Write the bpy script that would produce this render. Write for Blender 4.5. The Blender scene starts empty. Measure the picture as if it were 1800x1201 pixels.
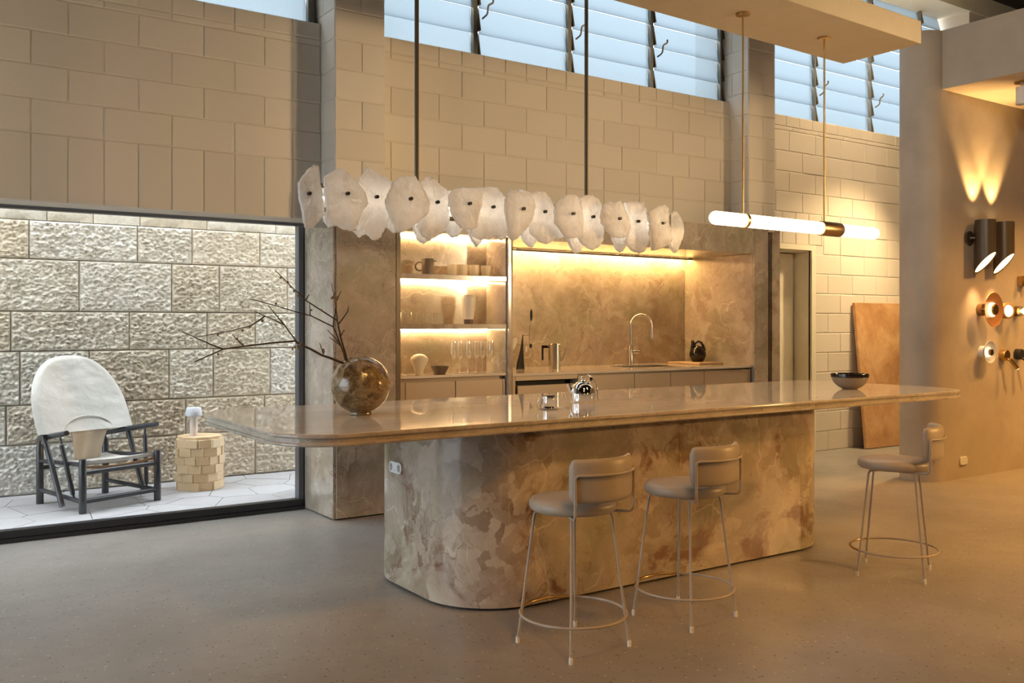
import bpy, bmesh, math, random
from mathutils import Vector, noise
random.seed(7)
D = bpy.data; SC = bpy.context.scene; COL = SC.collection
pi = math.pi; R = math.radians

# ------------------------------------------------------------------ camera
cd = D.cameras.new('camera'); cam = D.objects.new('camera', cd); COL.objects.link(cam)
cam.location = (0, 0, 1.32); cam.rotation_euler = (pi/2, 0, R(55.877 - 90))
cd.sensor_width = 36; cd.lens = 32.866; cd.shift_y = -0.01622; cd.clip_start = .02
SC.camera = cam

# ------------------------------------------------------------------ view, sky
SC.view_settings.view_transform = 'Standard'; SC.view_settings.look = 'None'
SC.view_settings.gamma = 1; SC.view_settings.use_curve_mapping = False
SC.view_settings.exposure = 0.2
SC.cycles.transparent_max_bounces = 24; SC.cycles.max_bounces = 12
W = D.worlds.new('overcast_sky'); SC.world = W; W.use_nodes = True
wn = W.node_tree; wn.nodes.clear()
def WN(t): return wn.nodes.new(t)
wtc = WN('ShaderNodeTexCoord'); wsp = WN('ShaderNodeSeparateXYZ'); wr = WN('ShaderNodeValToRGB')
wbg = WN('ShaderNodeBackground'); wo = WN('ShaderNodeOutputWorld')
wn.links.new(wtc.outputs['Generated'], wsp.inputs[0]); wn.links.new(wsp.outputs['Z'], wr.inputs[0])
e = wr.color_ramp.elements                     # overcast sky: the zenith is about three times the horizon
e[0].position = 0.0; e[0].color = (.30, .34, .38, 1)
e[1].position = 1.0; e[1].color = (.93, 1.0, 1.10, 1)
for p_, c_ in ((.02, (.36, .42, .48, 1)), (.5, (.66, .75, .86, 1))):
    q_ = wr.color_ramp.elements.new(p_); q_.color = c_
wbg.inputs[1].default_value = 10.0
wn.links.new(wr.outputs[0], wbg.inputs[0]); wn.links.new(wbg.outputs[0], wo.inputs[0])

# ------------------------------------------------------------------ lamps of the room and unseen fill spots
WARM = (1.0, .66, .34)
def spot(name, loc, to, watts, angle, blend=.6, rad=.06, col=WARM):
    l = D.lights.new(name, 'SPOT'); l.energy = watts; l.spot_size = R(angle); l.spot_blend = blend
    l.shadow_soft_size = rad; l.color = col
    o = D.objects.new(name, l); COL.objects.link(o); o.location = loc
    o.rotation_euler = (Vector(to) - Vector(loc)).to_track_quat('-Z', 'Y').to_euler(); return o
def area(name, loc, to, w, h, watts, col=WARM):
    l = D.lights.new(name, 'AREA'); l.shape = 'RECTANGLE'; l.size = w; l.size_y = h; l.energy = watts; l.color = col
    o = D.objects.new(name, l); COL.objects.link(o); o.location = loc
    o.rotation_euler = (Vector(to) - Vector(loc)).to_track_quat('-Z', 'Y').to_euler(); return o
# unseen fill spots, invented for the warm light inferred from the right
spot('fill_spot', (11.0, -2.6, 2.3), (1.5, 6.1, 2.75), 1900, 17, 1.0, .45, (1.0, .74, .42))
spot('fill_spot', (9.6, -2.7, 2.3), (4.7, 6.1, 2.75), 2000, 28, 1.0, .40, (1.0, .74, .42))
spot('fill_spot', (9.0, -.6, 2.0), (3.7, 3.6, .4), 700, 46, .9, .16, (1.0, .56, .20))  # added to lift the island front
spot('fill_spot', (-2.2, -2.6, 4.7), (7.35, 3.7, 3.1), 1150, 26, 1.0, .3, (1.0, .82, .62))  # added from the left to brighten the fascia and column
# unseen spots added overhead to warm the hall floor and island
for x_, y_, tx, ty, p_ in ((1.6, .2, 2.6, 3.9, 120), (4.4, .2, 4.3, 3.9, 120), (6.6, .8, 6.2, 2.4, 190), (.2, -1.8, .8, 1.6, 110), (4.8, -1.6, 5.0, 1.4, 150)):
    spot('hall_fill_spot', (x_, y_, 5.0), (tx, ty, 0), p_*2.0, 60, 1.0, .25, (1.0, .52, .15))
# low ceiling on the right: row of downlights
for x_, y_, p_ in ((8.3, 3.1, 130), (9.7, 3.3, 190), (8.9, 1.6, 120)):
    spot('alcove_downlight', (x_, y_, 3.27), (x_, y_ + .1, 0), p_*2.0, 120, .9, .08, (1.0, .50, .13))
# warm wash on the block wall behind the door
spot('rear_downlight', (9.0, 5.2, 3.3), (8.25, 6.2, .5), 300, 96, .9, .10, (1.0, .73, .38))
spot('beam_fill_spot', (8.6, 5.2, 3.95), (8.9, 6.2, 4.98), 90, 120, 1.0, .08, (1.0, .74, .42))  # unseen, added to warm the underside of the beam
spot('fill_spot', (2.5, -2.0, 2.4), (6.8, 5.9, 2.95), 620, 10, 1.0, .3, (1.0, .74, .42))  # unseen narrow beam added to brighten the second pilaster
spot('wall_fill_spot', (8.4, 5.1, 5.0), (8.7, 6.2, 1.6), 260, 110, 1.0, .15, (1.0, .74, .42))  # unseen, added to light the block wall from above

# ------------------------------------------------------------------ mesh helper
class M:
    def __init__(s): s.v = []; s.f = []
    def add(s, v, f):
        n = len(s.v); s.v += [tuple(p) for p in v]; s.f += [tuple(i + n for i in q) for q in f]; return s
    def box(s, x0, x1, y0, y1, z0, z1):
        return s.add([(x0,y0,z0),(x1,y0,z0),(x1,y1,z0),(x0,y1,z0),(x0,y0,z1),(x1,y0,z1),(x1,y1,z1),(x0,y1,z1)],
                     [(0,3,2,1),(4,5,6,7),(0,1,5,4),(1,2,6,5),(2,3,7,6),(3,0,4,7)])
    def bbox(s, x0, x1, y0, y1, z0, z1, b=.004, seg=2):
        bm = bmesh.new(); bmesh.ops.create_cube(bm, size=1)
        for v in bm.verts:
            v.co = Vector(((x0+x1)/2 + v.co.x*(x1-x0), (y0+y1)/2 + v.co.y*(y1-y0), (z0+z1)/2 + v.co.z*(z1-z0)))
        bmesh.ops.bevel(bm, geom=list(bm.edges), offset=b, segments=seg, affect='EDGES', profile=.5)
        bm.verts.index_update()
        s.add([v.co for v in bm.verts], [[v.index for v in f.verts] for f in bm.faces]); bm.free(); return s
    def loft(s, rings, close=True, cap=True):
        n = len(rings[0]); base = len(s.v); f = []
        for r in rings: s.v += [tuple(p) for p in r]
        m = n if close else n - 1
        for i in range(len(rings) - 1):
            for j in range(m):
                a = base + i*n + j; b = base + i*n + (j+1) % n
                f.append((a, b, b + n, a + n))
        if cap and close:
            f.append(tuple(base + j for j in reversed(range(n))))
            f.append(tuple(base + (len(rings)-1)*n + j for j in range(n)))
        s.f += f; return s
    def lathe(s, prof, seg=32, c=(0,0,0), cap=True):
        return s.loft([[(c[0] + r*math.cos(2*pi*j/seg), c[1] + r*math.sin(2*pi*j/seg), c[2] + z) for j in range(seg)] for r, z in prof], True, cap)
    def tube(s, pts, r, seg=10, cap=True, closed=False):
        P = [Vector(p) for p in pts]; n = len(P); rr = r if isinstance(r, (list, tuple)) else [r]*n
        T = []
        for i in range(n):
            if closed: t = P[(i+1) % n] - P[i-1]
            else: t = P[min(i+1, n-1)] - P[max(i-1, 0)]
            T.append(t.normalized())
        u = Vector((0,0,1)) if abs(T[0].z) < .9 else Vector((1,0,0))
        u = (u - T[0]*u.dot(T[0])).normalized(); rings = []
        for i in range(n):
            u = (u - T[i]*u.dot(T[i])).normalized(); w = T[i].cross(u)
            rings.append([P[i] + (u*math.cos(2*pi*j/seg) + w*math.sin(2*pi*j/seg))*rr[i] for j in range(seg)])
        if closed: rings.append(rings[0]); cap = False
        return s.loft(rings, True, cap)
    def cyl(s, p0, p1, r, seg=20): return s.tube([p0, p1], r, seg)
    def prism(s, out, z0, z1):
        return s.loft([[(x, y, z0) for x, y in out], [(x, y, z1) for x, y in out]])
    def xf(s, fn): s.v = [tuple(fn(Vector(p))) for p in s.v]; return s
    def mesh(s, name):
        me = D.meshes.new(name); me.from_pydata(s.v, [], s.f); me.update()
        bm = bmesh.new(); bm.from_mesh(me); bmesh.ops.recalc_face_normals(bm, faces=bm.faces); bm.to_mesh(me); bm.free(); return me
    def build(s, name, mat, parent=None, smooth=0, loc=None, kind=None, label=None):
        o = D.objects.new(name, s.mesh(name)); COL.objects.link(o); o.data.materials.append(mat)
        if smooth: smooth_mesh(o.data, smooth)
        if parent: o.parent = parent
        if loc: o.location = loc
        if kind: o['kind'] = kind
        if label: o['label'] = label
        return o
def smooth_mesh(me, ang=40):
    me.polygons.foreach_set('use_smooth', [True]*len(me.polygons))
    bm = bmesh.new(); bm.from_mesh(me)
    for ed in bm.edges:
        if len(ed.link_faces) == 2 and ed.calc_face_angle(0) > R(ang): ed.smooth = False
    for f_ in bm.faces:
        if len(f_.verts) > 6: f_.smooth = False
    bm.to_mesh(me); bm.free()
def thing(name, label, cat, loc=(0,0,0), rot=0, group=None):
    o = D.objects.new(name, None); COL.objects.link(o); o.empty_display_size = .05
    o.location = loc; o.rotation_euler = (0,0,rot); o['label'] = label; o['category'] = cat
    if group: o['group'] = group
    return o
def tag(o, label, cat, group=None):
    o['label'] = label; o['category'] = cat
    if group: o['group'] = group
    return o
def struct(name, loc=(0,0,0)):
    o = D.objects.new(name, None); COL.objects.link(o); o.location = loc; o['kind'] = 'structure'; return o
def copy_tree(o, parent=None):
    c = o.copy(); COL.objects.link(c)
    if parent: c.parent = parent
    for ch in list(o.children): copy_tree(ch, c)
    return c
def rrect(x0, x1, y0, y1, r, n=10):
    P = []
    for cx, cy, a0 in ((x1-r, y1-r, 0), (x0+r, y1-r, 90), (x0+r, y0+r, 180), (x1-r, y0+r, 270)):
        for i in range(n+1):
            a = R(a0 + 90*i/n); P.append((cx + r*math.cos(a), cy + r*math.sin(a)))
    return P
def bend(pts, r, n=5):                         # polyline with rounded corners
    P = [Vector(p) for p in pts]; out = [P[0]]
    for i in range(1, len(P)-1):
        a = (P[i-1]-P[i]); b = (P[i+1]-P[i]); k = min(r, a.length*.45, b.length*.45)
        s, t = P[i] + a.normalized()*k, P[i] + b.normalized()*k
        for j in range(n+1):
            u = j/n; out.append(s*(1-u)**2 + P[i]*2*u*(1-u) + t*u*u)
    out.append(P[-1]); return out

# ------------------------------------------------------------------ materials
class N:
    def __init__(s, name):
        s.m = D.materials.new(name); s.m.use_nodes = True; s.t = s.m.node_tree; s.t.nodes.clear()
        s.out = s.t.nodes.new('ShaderNodeOutputMaterial')
    def n(s, t, **k):
        o = s.t.nodes.new('ShaderNode' + t)
        for a, b in k.items():
            setattr(o, a, b)
        return o
    def l(s, a, b): s.t.links.new(a, b)
    def pos(s, rnd=0, scale=(1,1,1)):
        g = s.n('NewGeometry'); p = g.outputs['Position']
        mp = s.n('Mapping'); mp.inputs['Scale'].default_value = scale; s.l(p, mp.inputs['Vector']); p = mp.outputs[0]
        if rnd:
            oi = s.n('ObjectInfo'); ml = s.n('Math', operation='MULTIPLY'); ml.inputs[1].default_value = rnd
            s.l(oi.outputs['Random'], ml.inputs[0]); ad = s.n('VectorMath', operation='ADD')
            s.l(p, ad.inputs[0]); s.l(ml.outputs[0], ad.inputs[1]); p = ad.outputs[0]
        return p
    def noise(s, p, sc, det=4, rough=.5, dist=0):
        o = s.n('TexNoise'); o.inputs['Scale'].default_value = sc; o.inputs['Detail'].default_value = det
        o.inputs['Roughness'].default_value = rough; o.inputs['Distortion'].default_value = dist
        if p: s.l(p, o.inputs['Vector'])
        return o
    def vor(s, p, sc, feat='F1', rand=1):
        o = s.n('TexVoronoi'); o.feature = feat; o.inputs['Scale'].default_value = sc; o.inputs['Randomness'].default_value = rand
        s.l(p, o.inputs['Vector']); return o
    def ramp(s, x, stops, interp='LINEAR'):
        o = s.n('ValToRGB'); o.color_ramp.interpolation = interp; el = o.color_ramp.elements
        while len(el) < len(stops): el.new(.5)
        for q, (p, c) in zip(el, stops):
            q.position = p; q.color = (c, c, c, 1) if isinstance(c, (int, float)) else (*c, 1)
        s.l(x, o.inputs[0]); return o.outputs[0]
    def mix(s, f, a, b, mode='MIX'):
        o = s.n('Mix'); o.data_type = 'RGBA'; o.blend_type = mode
        for i, x in ((0, f), (6, a), (7, b)):
            if isinstance(x, (int, float)): o.inputs[i].default_value = x
            elif isinstance(x, tuple): o.inputs[i].default_value = (*x, 1)
            else: s.l(x, o.inputs[i])
        return o.outputs[2]
    def math(s, op, a, b=0):
        o = s.n('Math', operation=op)
        for i, x in ((0, a), (1, b)):
            if isinstance(x, (int, float)): o.inputs[i].default_value = x
            else: s.l(x, o.inputs[i])
        return o.outputs[0]
    def schlick(s, f0=.04, nrm=None):
        lw = s.n('LayerWeight'); lw.inputs[0].default_value = .5
        if nrm: s.l(nrm, lw.inputs['Normal'])
        return s.math('ADD', f0, s.math('MULTIPLY', 1 - f0, s.math('POWER', lw.outputs['Facing'], 5)))
    def warp(s, p, sc, amt, det=3):
        nz = s.noise(p, sc, det); sb = s.n('VectorMath', operation='SUBTRACT'); sb.inputs[1].default_value = (.5,.5,.5)
        s.l(nz.outputs['Color'], sb.inputs[0]); sl = s.n('VectorMath', operation='SCALE'); sl.inputs['Scale'].default_value = amt
        s.l(sb.outputs[0], sl.inputs[0]); ad = s.n('VectorMath', operation='ADD'); s.l(p, ad.inputs[0]); s.l(sl.outputs[0], ad.inputs[1])
        return ad.outputs[0]
    def bsdf(s, col, rough=.5, metal=0, spec=.5, bump=None, bstr=.3, bdist=.01, **kw):
        b = s.n('BsdfPrincipled')
        for k, x in (('Base Color', col), ('Roughness', rough), ('Metallic', metal), ('Specular IOR Level', spec)):
            if isinstance(x, (int, float)): b.inputs[k].default_value = x
            elif isinstance(x, tuple): b.inputs[k].default_value = (*x, 1)
            else: s.l(x, b.inputs[k])
        for k, x in kw.items(): b.inputs[k.replace('_', ' ')].default_value = x
        if bump is not None:
            bp = s.n('Bump'); bp.inputs['Strength'].default_value = bstr; bp.inputs['Distance'].default_value = bdist
            s.l(bump, bp.inputs['Height']); s.l(bp.outputs[0], b.inputs['Normal'])
        s.l(b.outputs[0], s.out.inputs[0]); return s.m
def plain(name, col, rough=.5, metal=0, var=.08, sc=12, spec=.5, bump=0, bsc=60, **kw):
    k = N(name); p = k.pos(); nz = k.noise(p, sc, 4)
    c = k.mix(nz.outputs[0], tuple(x*(1-var) for x in col), tuple(min(1, x*(1+var)) for x in col))
    b = k.noise(p, bsc, 4).outputs[0] if bump else None
    return k.bsdf(c, rough, metal, spec, b, bump, .004, **kw)
def emit(name, col, st):
    k = N(name); e_ = k.n('Emission'); e_.inputs[0].default_value = (*col, 1); e_.inputs[1].default_value = st
    k.l(e_.outputs[0], k.out.inputs[0]); return k.m

def marble(name, rnd=6., scale=(1,1,1), rough=.13, lift=1.0, wash=0, amt=1.0):
    k = N(name); p0 = k.pos(rnd, scale); p = k.warp(p0, 1.6, .55, 4); p2 = k.warp(p, 7, .10, 3)
    big = k.noise(p, 1.3, 7, .62)
    def c(r, g, b): return (r*lift, g*lift, b*lift)
    base = k.ramp(big.outputs[0], [(.28, c(.22,.18,.13)), (.42, c(.34,.28,.215)), (.5, c(.43,.36,.29)), (.58, c(.37,.295,.25)), (.70, c(.54,.465,.385))])
    vc = k.vor(p2, 6.5); sh = k.ramp(k.noise(vc.outputs['Position'], 30, 0).outputs[0], [(.35, 0), (.65, 1)])
    clast = k.mix(sh, c(.30,.245,.19), c(.52,.445,.36))
    m1 = k.ramp(k.noise(p, 2.3, 5, .6).outputs[0], [(.45, 0.0), (.60, .75*amt)])
    col = k.mix(m1, base, clast)
    mv = k.ramp(k.noise(p2, 2.9, 6, .65).outputs[0], [(.535, 0), (.60, .82*amt)])
    col = k.mix(mv, col, c(.20,.125,.10))
    gr = k.ramp(k.noise(p2, 1.9, 5, .6).outputs['Color'], [(.50, 0), (.60, .65)])
    col = k.mix(gr, col, c(.29,.275,.19))
    sm = k.vor(k.warp(k.warp(p0, 5, .26, 5), 26, .045, 5), 15); st = k.ramp(k.noise(sm.outputs['Position'], 40, 0).outputs[0], [(.36, c(.23,.17,.13)), (.5, c(.41,.34,.27)), (.62, c(.56,.485,.39))])
    mk = k.ramp(k.noise(p2, 1.7, 5, .6).outputs['Color'], [(.48, 0), (.60, .6*amt)])
    col = k.mix(mk, col, st)
    ed = k.vor(p2, 2.6, 'DISTANCE_TO_EDGE'); vm = k.ramp(ed.outputs['Distance'], [(.0, 1), (.004, .8), (.010, 0)])
    msk = k.ramp(k.noise(p, 2.0, 3).outputs[0], [(.48, 0), (.56, .6)])
    col = k.mix(k.math('MULTIPLY', vm, msk), col, c(.66,.57,.45))
    ed2 = k.vor(p2, 9, 'DISTANCE_TO_EDGE'); vm2 = k.ramp(ed2.outputs['Distance'], [(.0, 1), (.012, .5), (.03, 0)])
    msk2 = k.ramp(k.noise(p, 2.6, 4).outputs['Color'], [(.52, 0), (.6, .8)])
    col = k.mix(k.math('MULTIPLY', vm2, msk2), col, c(.20,.14,.11))
    fl = k.ramp(k.noise(p2, 24, 5, .6).outputs[0], [(.60, 0), (.72, .4)])
    col = k.mix(fl, col, c(.60,.52,.42))
    fd = k.ramp(k.noise(p2, 34, 5, .7).outputs['Color'], [(.60, 0), (.67, .75)])
    col = k.mix(fd, col, c(.15,.105,.075))
    bc = k.n('BrightContrast'); bc.inputs['Bright'].default_value = .03; bc.inputs['Contrast'].default_value = .26*amt - .02; k.l(col, bc.inputs['Color'])
    col = k.mix(1.0, bc.outputs[0], (.045,.030,.022), 'LIGHTEN')
    if wash: col = k.mix(wash, col, (.74,.685,.61))
    return k.bsdf(col, rough, 0, .5)
MARBLE = marble('beige_breccia_marble', amt=.5)
MARBLE_ISLAND = marble('island_breccia_marble', 0., (1, 1, 1), .16, 1.0)
MARBLE_TOP = marble('polished_streaked_marble', 0., (.30, 1.6, 1.6), .035, 1.5, .55, amt=.3)  # lift and wash paint overhead light into this streaked marble's colour
MARBLE_EDGE = marble('marble_edge', 3., (1.4, 1.4, 2.2), .12, 1.0, .15, amt=.5)

def block_paint():
    k = N('cream_painted_block'); p = k.pos(4)
    big = k.noise(k.pos(0), .8, 3)
    oi = k.n('ObjectInfo'); v = k.ramp(oi.outputs['Random'], [(0, (.60,.535,.45)), (1, (.66,.59,.50))])
    c = k.mix(k.ramp(big.outputs[0], [(.3, 0), (.7, .25)]), v, (.56,.49,.40))
    c = k.mix(k.ramp(k.noise(p, 55, 3, .7).outputs[0], [(.66, 0), (.74, .35)]), c, (.42,.36,.28))
    b = k.noise(p, 90, 5, .7).outputs[0]
    return k.bsdf(c, .62, 0, .4, b, .22, .004)
BLOCK = block_paint()
def floor_mat():
    k = N('polished_concrete'); p = k.pos(0); w = k.warp(p, 3, .1)
    c = k.ramp(k.noise(w, .9, 6, .6).outputs[0], [(.3, (.25,.225,.195)), (.55, (.32,.29,.255)), (.75, (.37,.335,.295))])
    c = k.mix(k.ramp(k.noise(p, 9, 6, .7).outputs[0], [(.4, .0), (.75, .5)]), c, (.25,.225,.195))
    v1 = k.vor(p, 46); m1 = k.ramp(v1.outputs['Distance'], [(.16, 1), (.26, 0)]); s1 = k.ramp(k.noise(v1.outputs['Position'], 40, 0).outputs[0], [(.5, 0), (.56, 1)])
    tone = k.ramp(k.noise(v1.outputs['Position'], 90, 0).outputs[0], [(.42, (.09,.075,.06)), (.54, (.20,.17,.14)), (.66, (.58,.53,.46))])
    c = k.mix(k.math('MULTIPLY', m1, s1), c, tone)
    v2 = k.vor(p, 24); m2 = k.ramp(v2.outputs['Distance'], [(.10, 1), (.2, 0)]); s2 = k.ramp(k.noise(v2.outputs['Position'], 40, 0).outputs[0], [(.55, 0), (.59, .85)])
    tone2 = k.ramp(k.noise(v2.outputs['Position'], 77, 0).outputs[0], [(.38, (.08,.07,.06)), (.6, (.42,.37,.32))])
    c = k.mix(k.math('MULTIPLY', m2, s2), c, tone2)
    rg = k.ramp(k.noise(p, 2.2, 5).outputs[0], [(.3, .30), (.7, .48)])
    return k.bsdf(c, rg, 0, .45, k.noise(p, 40, 4).outputs[0], .06, .004)
FLOOR = floor_mat()
def plaster(name, a, b, rough=.6):
    k = N(name); p = k.warp(k.pos(0), 1.5, .4); n1 = k.noise(p, 2.0, 6, .6)
    c = k.ramp(n1.outputs[0], [(.3, a), (.7, b)])
    return k.bsdf(c, rough, 0, .35, k.noise(p, 14, 5, .6).outputs[0], .12, .006)
PLASTER = plaster('troweled_plaster', (.42,.36,.29), (.55,.48,.39))
RAFT = plain('raft_paint', (.50,.395,.26), .6, bump=.05)
BEAMP = plain('cream_beam_paint', (.72,.66,.52), .5)
CEIL = plain('dark_ceiling', (.025,.022,.02), .8)
HALL = plain('hall_wall_paint', (.48,.41,.32), .8)
BLACKM = plain('black_powder_coat', (.022,.022,.024), .42)
GREYM = plain('dark_grey_aluminium', (.13,.135,.15), .35, .5)
BRONZE = plain('dark_bronze', (.12,.095,.065), .42, .5)
GALV = plain('weathered_galvanised', (.22,.21,.18), .55, .6, .25)
def stone():
    k = N('bush_hammered_travertine'); p = k.pos(9)
    oi = k.n('ObjectInfo'); t = k.ramp(oi.outputs['Random'], [(0, (.90,.86,.79)), (.35, (.88,.81,.70)), (.65, (.82,.71,.56)), (1, (.92,.89,.84))])
    c = k.mix(k.ramp(k.noise(p, 5, 5, .6).outputs[0], [(.45, 0), (.7, .45)]), t, (.46,.37,.26))
    g = k.n('NewGeometry')
    c = k.mix(k.ramp(k.noise(p, 34, 4, .65).outputs[0], [(.50, 0), (.62, .35)]), c, (.52,.42,.30))
    c = k.mix(k.ramp(k.noise(p, 60, 4, .7).outputs['Color'], [(.64, 0), (.7, .7)]), c, (.25,.19,.13))
    return k.bsdf(c, .85, 0, .2, k.noise(p, 62, 6, .75).outputs[0], .9, .012)
STONE = stone()
STONEGAP = plain('dark_stone_joint', (.16,.13,.10), .9)
PAVE = plain('pale_crazy_paving', (.345,.33,.325), .7, 0, .08, 5, bump=.15)
GROUT = plain('beige_paving_joint', (.26,.22,.165), .9)
TAUPE = plain('taupe_lacquer', (.46,.36,.26), .38, 0, .02)
DARKGAP = plain('dark_recess', (.012,.010,.008), .7)
CHROME = plain('polished_steel', (.86,.86,.86), .05, 1, .01)
STEEL = plain('brushed_steel', (.72,.68,.62), .22, 1, .05)
BRASS = plain('brushed_brass', (.50,.33,.13), .3, 1, .12, 30)
DBRASS = plain('aged_brass', (.30,.20,.095), .38, 1, .15, 30)
COPPER = plain('coppery_lacquer', (.52,.24,.10), .42, .35, .1)
WHITECER = plain('white_ceramic', (.68,.62,.53), .35, 0, .05)
BROWNCER = plain('brown_stoneware', (.13,.095,.07), .45, 0, .15)
MUGCER = plain('taupe_stoneware', (.24,.19,.14), .5, 0, .1)
GLOSSBLACK = plain('glossy_black_glaze', (.018,.013,.010), .06)
BLACKWOOD = plain('black_lacquered_wood', (.028,.030,.036), .22, 0, .1)
UPH = plain('putty_leather', (.41,.33,.245), .42, 0, .04, 20, bump=.06, bsc=220)
STOOLM = plain('putty_powder_coat', (.42,.345,.27), .38)
CAPW = plain('pale_plastic_cap', (.70,.63,.52), .5)
WHITEP = plain('white_plastic', (.78,.77,.75), .35)
GREYP = plain('grey_plastic', (.35,.35,.35), .4)
BOARD = plain('pale_timber_board', (.60,.42,.25), .5, 0, .1, 25)
BARK = plain('dark_twig_bark', (.045,.030,.018), .7, 0, .3, 40)
BERRY = plain('ochre_seed_pod', (.20,.115,.03), .6, 0, .3, 60)
def canvas():
    k = N('natural_canvas'); p = k.pos(0); w = k.warp(p, 6, .15)
    c = k.ramp(k.noise(w, 5, 5).outputs[0], [(.3, (.47,.445,.40)), (.7, (.56,.53,.49))])
    return k.bsdf(c, .9, 0, .15, k.noise(w, 9, 5, .6).outputs[0], .5, .02)
CANVAS = canvas()
TANC = plain('tan_canvas', (.46,.37,.27), .9, 0, .1, 10, bump=.3, bsc=20)
LEATHER = plain('tan_leather_edge', (.30,.16,.075), .6, 0, .2)
DRUMW = plain('pale_honey_wood', (.66,.47,.27), .45, 0, .06, 6)
LAMPW = plain('white_lamp_shade', (.52,.52,.55), .5)
LAMPP = plain('pale_pink_lamp_stem', (.70,.60,.55), .45)
def vase_mat():
    k = N('mottled_brown_glaze'); p = k.pos(0); w = k.warp(p, 9, .12)
    c = k.ramp(k.noise(w, 8, 7, .7).outputs[0], [(.3, (.035,.018,.008)), (.45, (.11,.062,.025)), (.55, (.30,.21,.10)), (.66, (.09,.05,.02)), (.8, (.24,.16,.075))])
    c = k.mix(k.ramp(k.noise(p, 60, 3).outputs[0], [(.62, 0), (.7, .6)]), c, (.38,.28,.15))
    return k.bsdf(c, .10, 0, .6, k.noise(w, 26, 5, .6).outputs[0], .25, .01)
VASE = vase_mat()
def copperpanel():
    k = N('oxidised_copper_panel'); p = k.pos(0); w = k.warp(p, 3, .3)
    c = k.ramp(k.noise(w, 2.4, 7, .65).outputs[0], [(.3, (.42,.20,.08)), (.5, (.60,.33,.14)), (.68, (.76,.49,.24)), (.8, (.62,.35,.16))])
    c = k.mix(k.ramp(k.noise(w, 12, 6, .7).outputs[0], [(.5, 0), (.75, .4)]), c, (.70,.47,.24))
    return k.bsdf(c, .5, .25, .4)
PANEL = copperpanel()
def louvre_glass():
    k = N('wired_frosted_glass'); tr = k.n('BsdfTransparent'); tl = k.n('BsdfTranslucent'); gl = k.n('BsdfGlossy')
    gl.inputs['Roughness'].default_value = .12
    p = k.pos(0); sp = k.n('SeparateXYZ'); k.l(p, sp.inputs[0])
    gx = k.math('FRACT', k.math('MULTIPLY', sp.outputs['X'], 60)); gz = k.math('FRACT', k.math('MULTIPLY', sp.outputs['Z'], 60))
    wire = k.math('MAXIMUM', k.math('LESS_THAN', gx, .10), k.math('LESS_THAN', gz, .10))
    cl = k.mix(k.math('MULTIPLY', wire, .35), (.40,.43,.44), (.25,.275,.285))
    k.l(cl, tr.inputs[0]); k.l(cl, tl.inputs[0])
    m = k.n('MixShader'); m.inputs[0].default_value = .65; k.l(tr.outputs[0], m.inputs[1]); k.l(tl.outputs[0], m.inputs[2])
    m2 = k.n('MixShader'); k.l(k.schlick(), m2.inputs[0])
    k.l(m.outputs[0], m2.inputs[1]); k.l(gl.outputs[0], m2.inputs[2]); k.l(m2.outputs[0], k.out.inputs[0]); return k.m
LOUVRE = louvre_glass()
def clear(name, tint=(1,1,1), rough=.0, haze=0, f0=.04):
    k = N(name); tr = k.n('BsdfTransparent'); tr.inputs[0].default_value = (*tint, 1); gl = k.n('BsdfGlossy'); gl.inputs['Roughness'].default_value = rough
    m = k.n('MixShader'); k.l(k.schlick(f0), m.inputs[0])
    src = tr.outputs[0]
    if haze:
        df = k.n('BsdfTranslucent'); df.inputs[0].default_value = (.8,.74,.64,1); d2 = k.n('BsdfDiffuse'); d2.inputs[0].default_value = (.8,.72,.6,1)
        md = k.n('MixShader'); md.inputs[0].default_value = .5; k.l(df.outputs[0], md.inputs[1]); k.l(d2.outputs[0], md.inputs[2])
        m0 = k.n('MixShader'); m0.inputs[0].default_value = haze; k.l(tr.outputs[0], m0.inputs[1]); k.l(md.outputs[0], m0.inputs[2]); src = m0.outputs[0]
    k.l(src, m.inputs[1]); k.l(gl.outputs[0], m.inputs[2]); k.l(m.outputs[0], k.out.inputs[0]); return k.m
PANE = clear('clear_window_glass', (.97,.985,.98))
GLASSW = clear('clear_drinking_glass', (.96,.96,.95), .04, .07, .10)
FROST = clear('frosted_cup', (.9,.88,.84), .3, .75)
def crystal():
    k = N('rock_crystal'); p = k.pos(5); w = k.warp(p, 10, .08)
    nz = k.noise(w, 9, 6, .65)
    c = k.ramp(nz.outputs[0], [(.3, (.74,.70,.65)), (.5, (.92,.90,.87)), (.72, (.97,.97,.97))])
    tl = k.n('BsdfTranslucent'); k.l(c, tl.inputs[0]); df = k.n('BsdfDiffuse'); k.l(c, df.inputs[0])
    gl = k.n('BsdfGlossy'); gl.inputs['Roughness'].default_value = .18; tr = k.n('BsdfTransparent'); tr.inputs[0].default_value = (.95,.92,.88,1)
    bp = k.n('Bump'); bp.inputs['Strength'].default_value = .55; bp.inputs['Distance'].default_value = .03; k.l(k.noise(w, 16, 6, .6).outputs[0], bp.inputs['Height'])
    for q in (tl, df, gl): k.l(bp.outputs[0], q.inputs['Normal'])
    a = k.n('MixShader'); a.inputs[0].default_value = .42; k.l(tl.outputs[0], a.inputs[1]); k.l(df.outputs[0], a.inputs[2])
    b = k.n('MixShader'); k.l(k.ramp(k.noise(w, 7, 4).outputs[0], [(.4, .02), (.7, .10)]), b.inputs[0]); k.l(a.outputs[0], b.inputs[1]); k.l(tr.outputs[0], b.inputs[2])
    d = k.n('MixShader'); k.l(k.schlick(.05, bp.outputs[0]), d.inputs[0]); k.l(b.outputs[0], d.inputs[1]); k.l(gl.outputs[0], d.inputs[2])
    k.l(d.outputs[0], k.out.inputs[0]); return k.m
CRYSTAL = crystal()
LED = emit('warm_led_strip', (1.0, .62, .25), 85)
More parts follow.
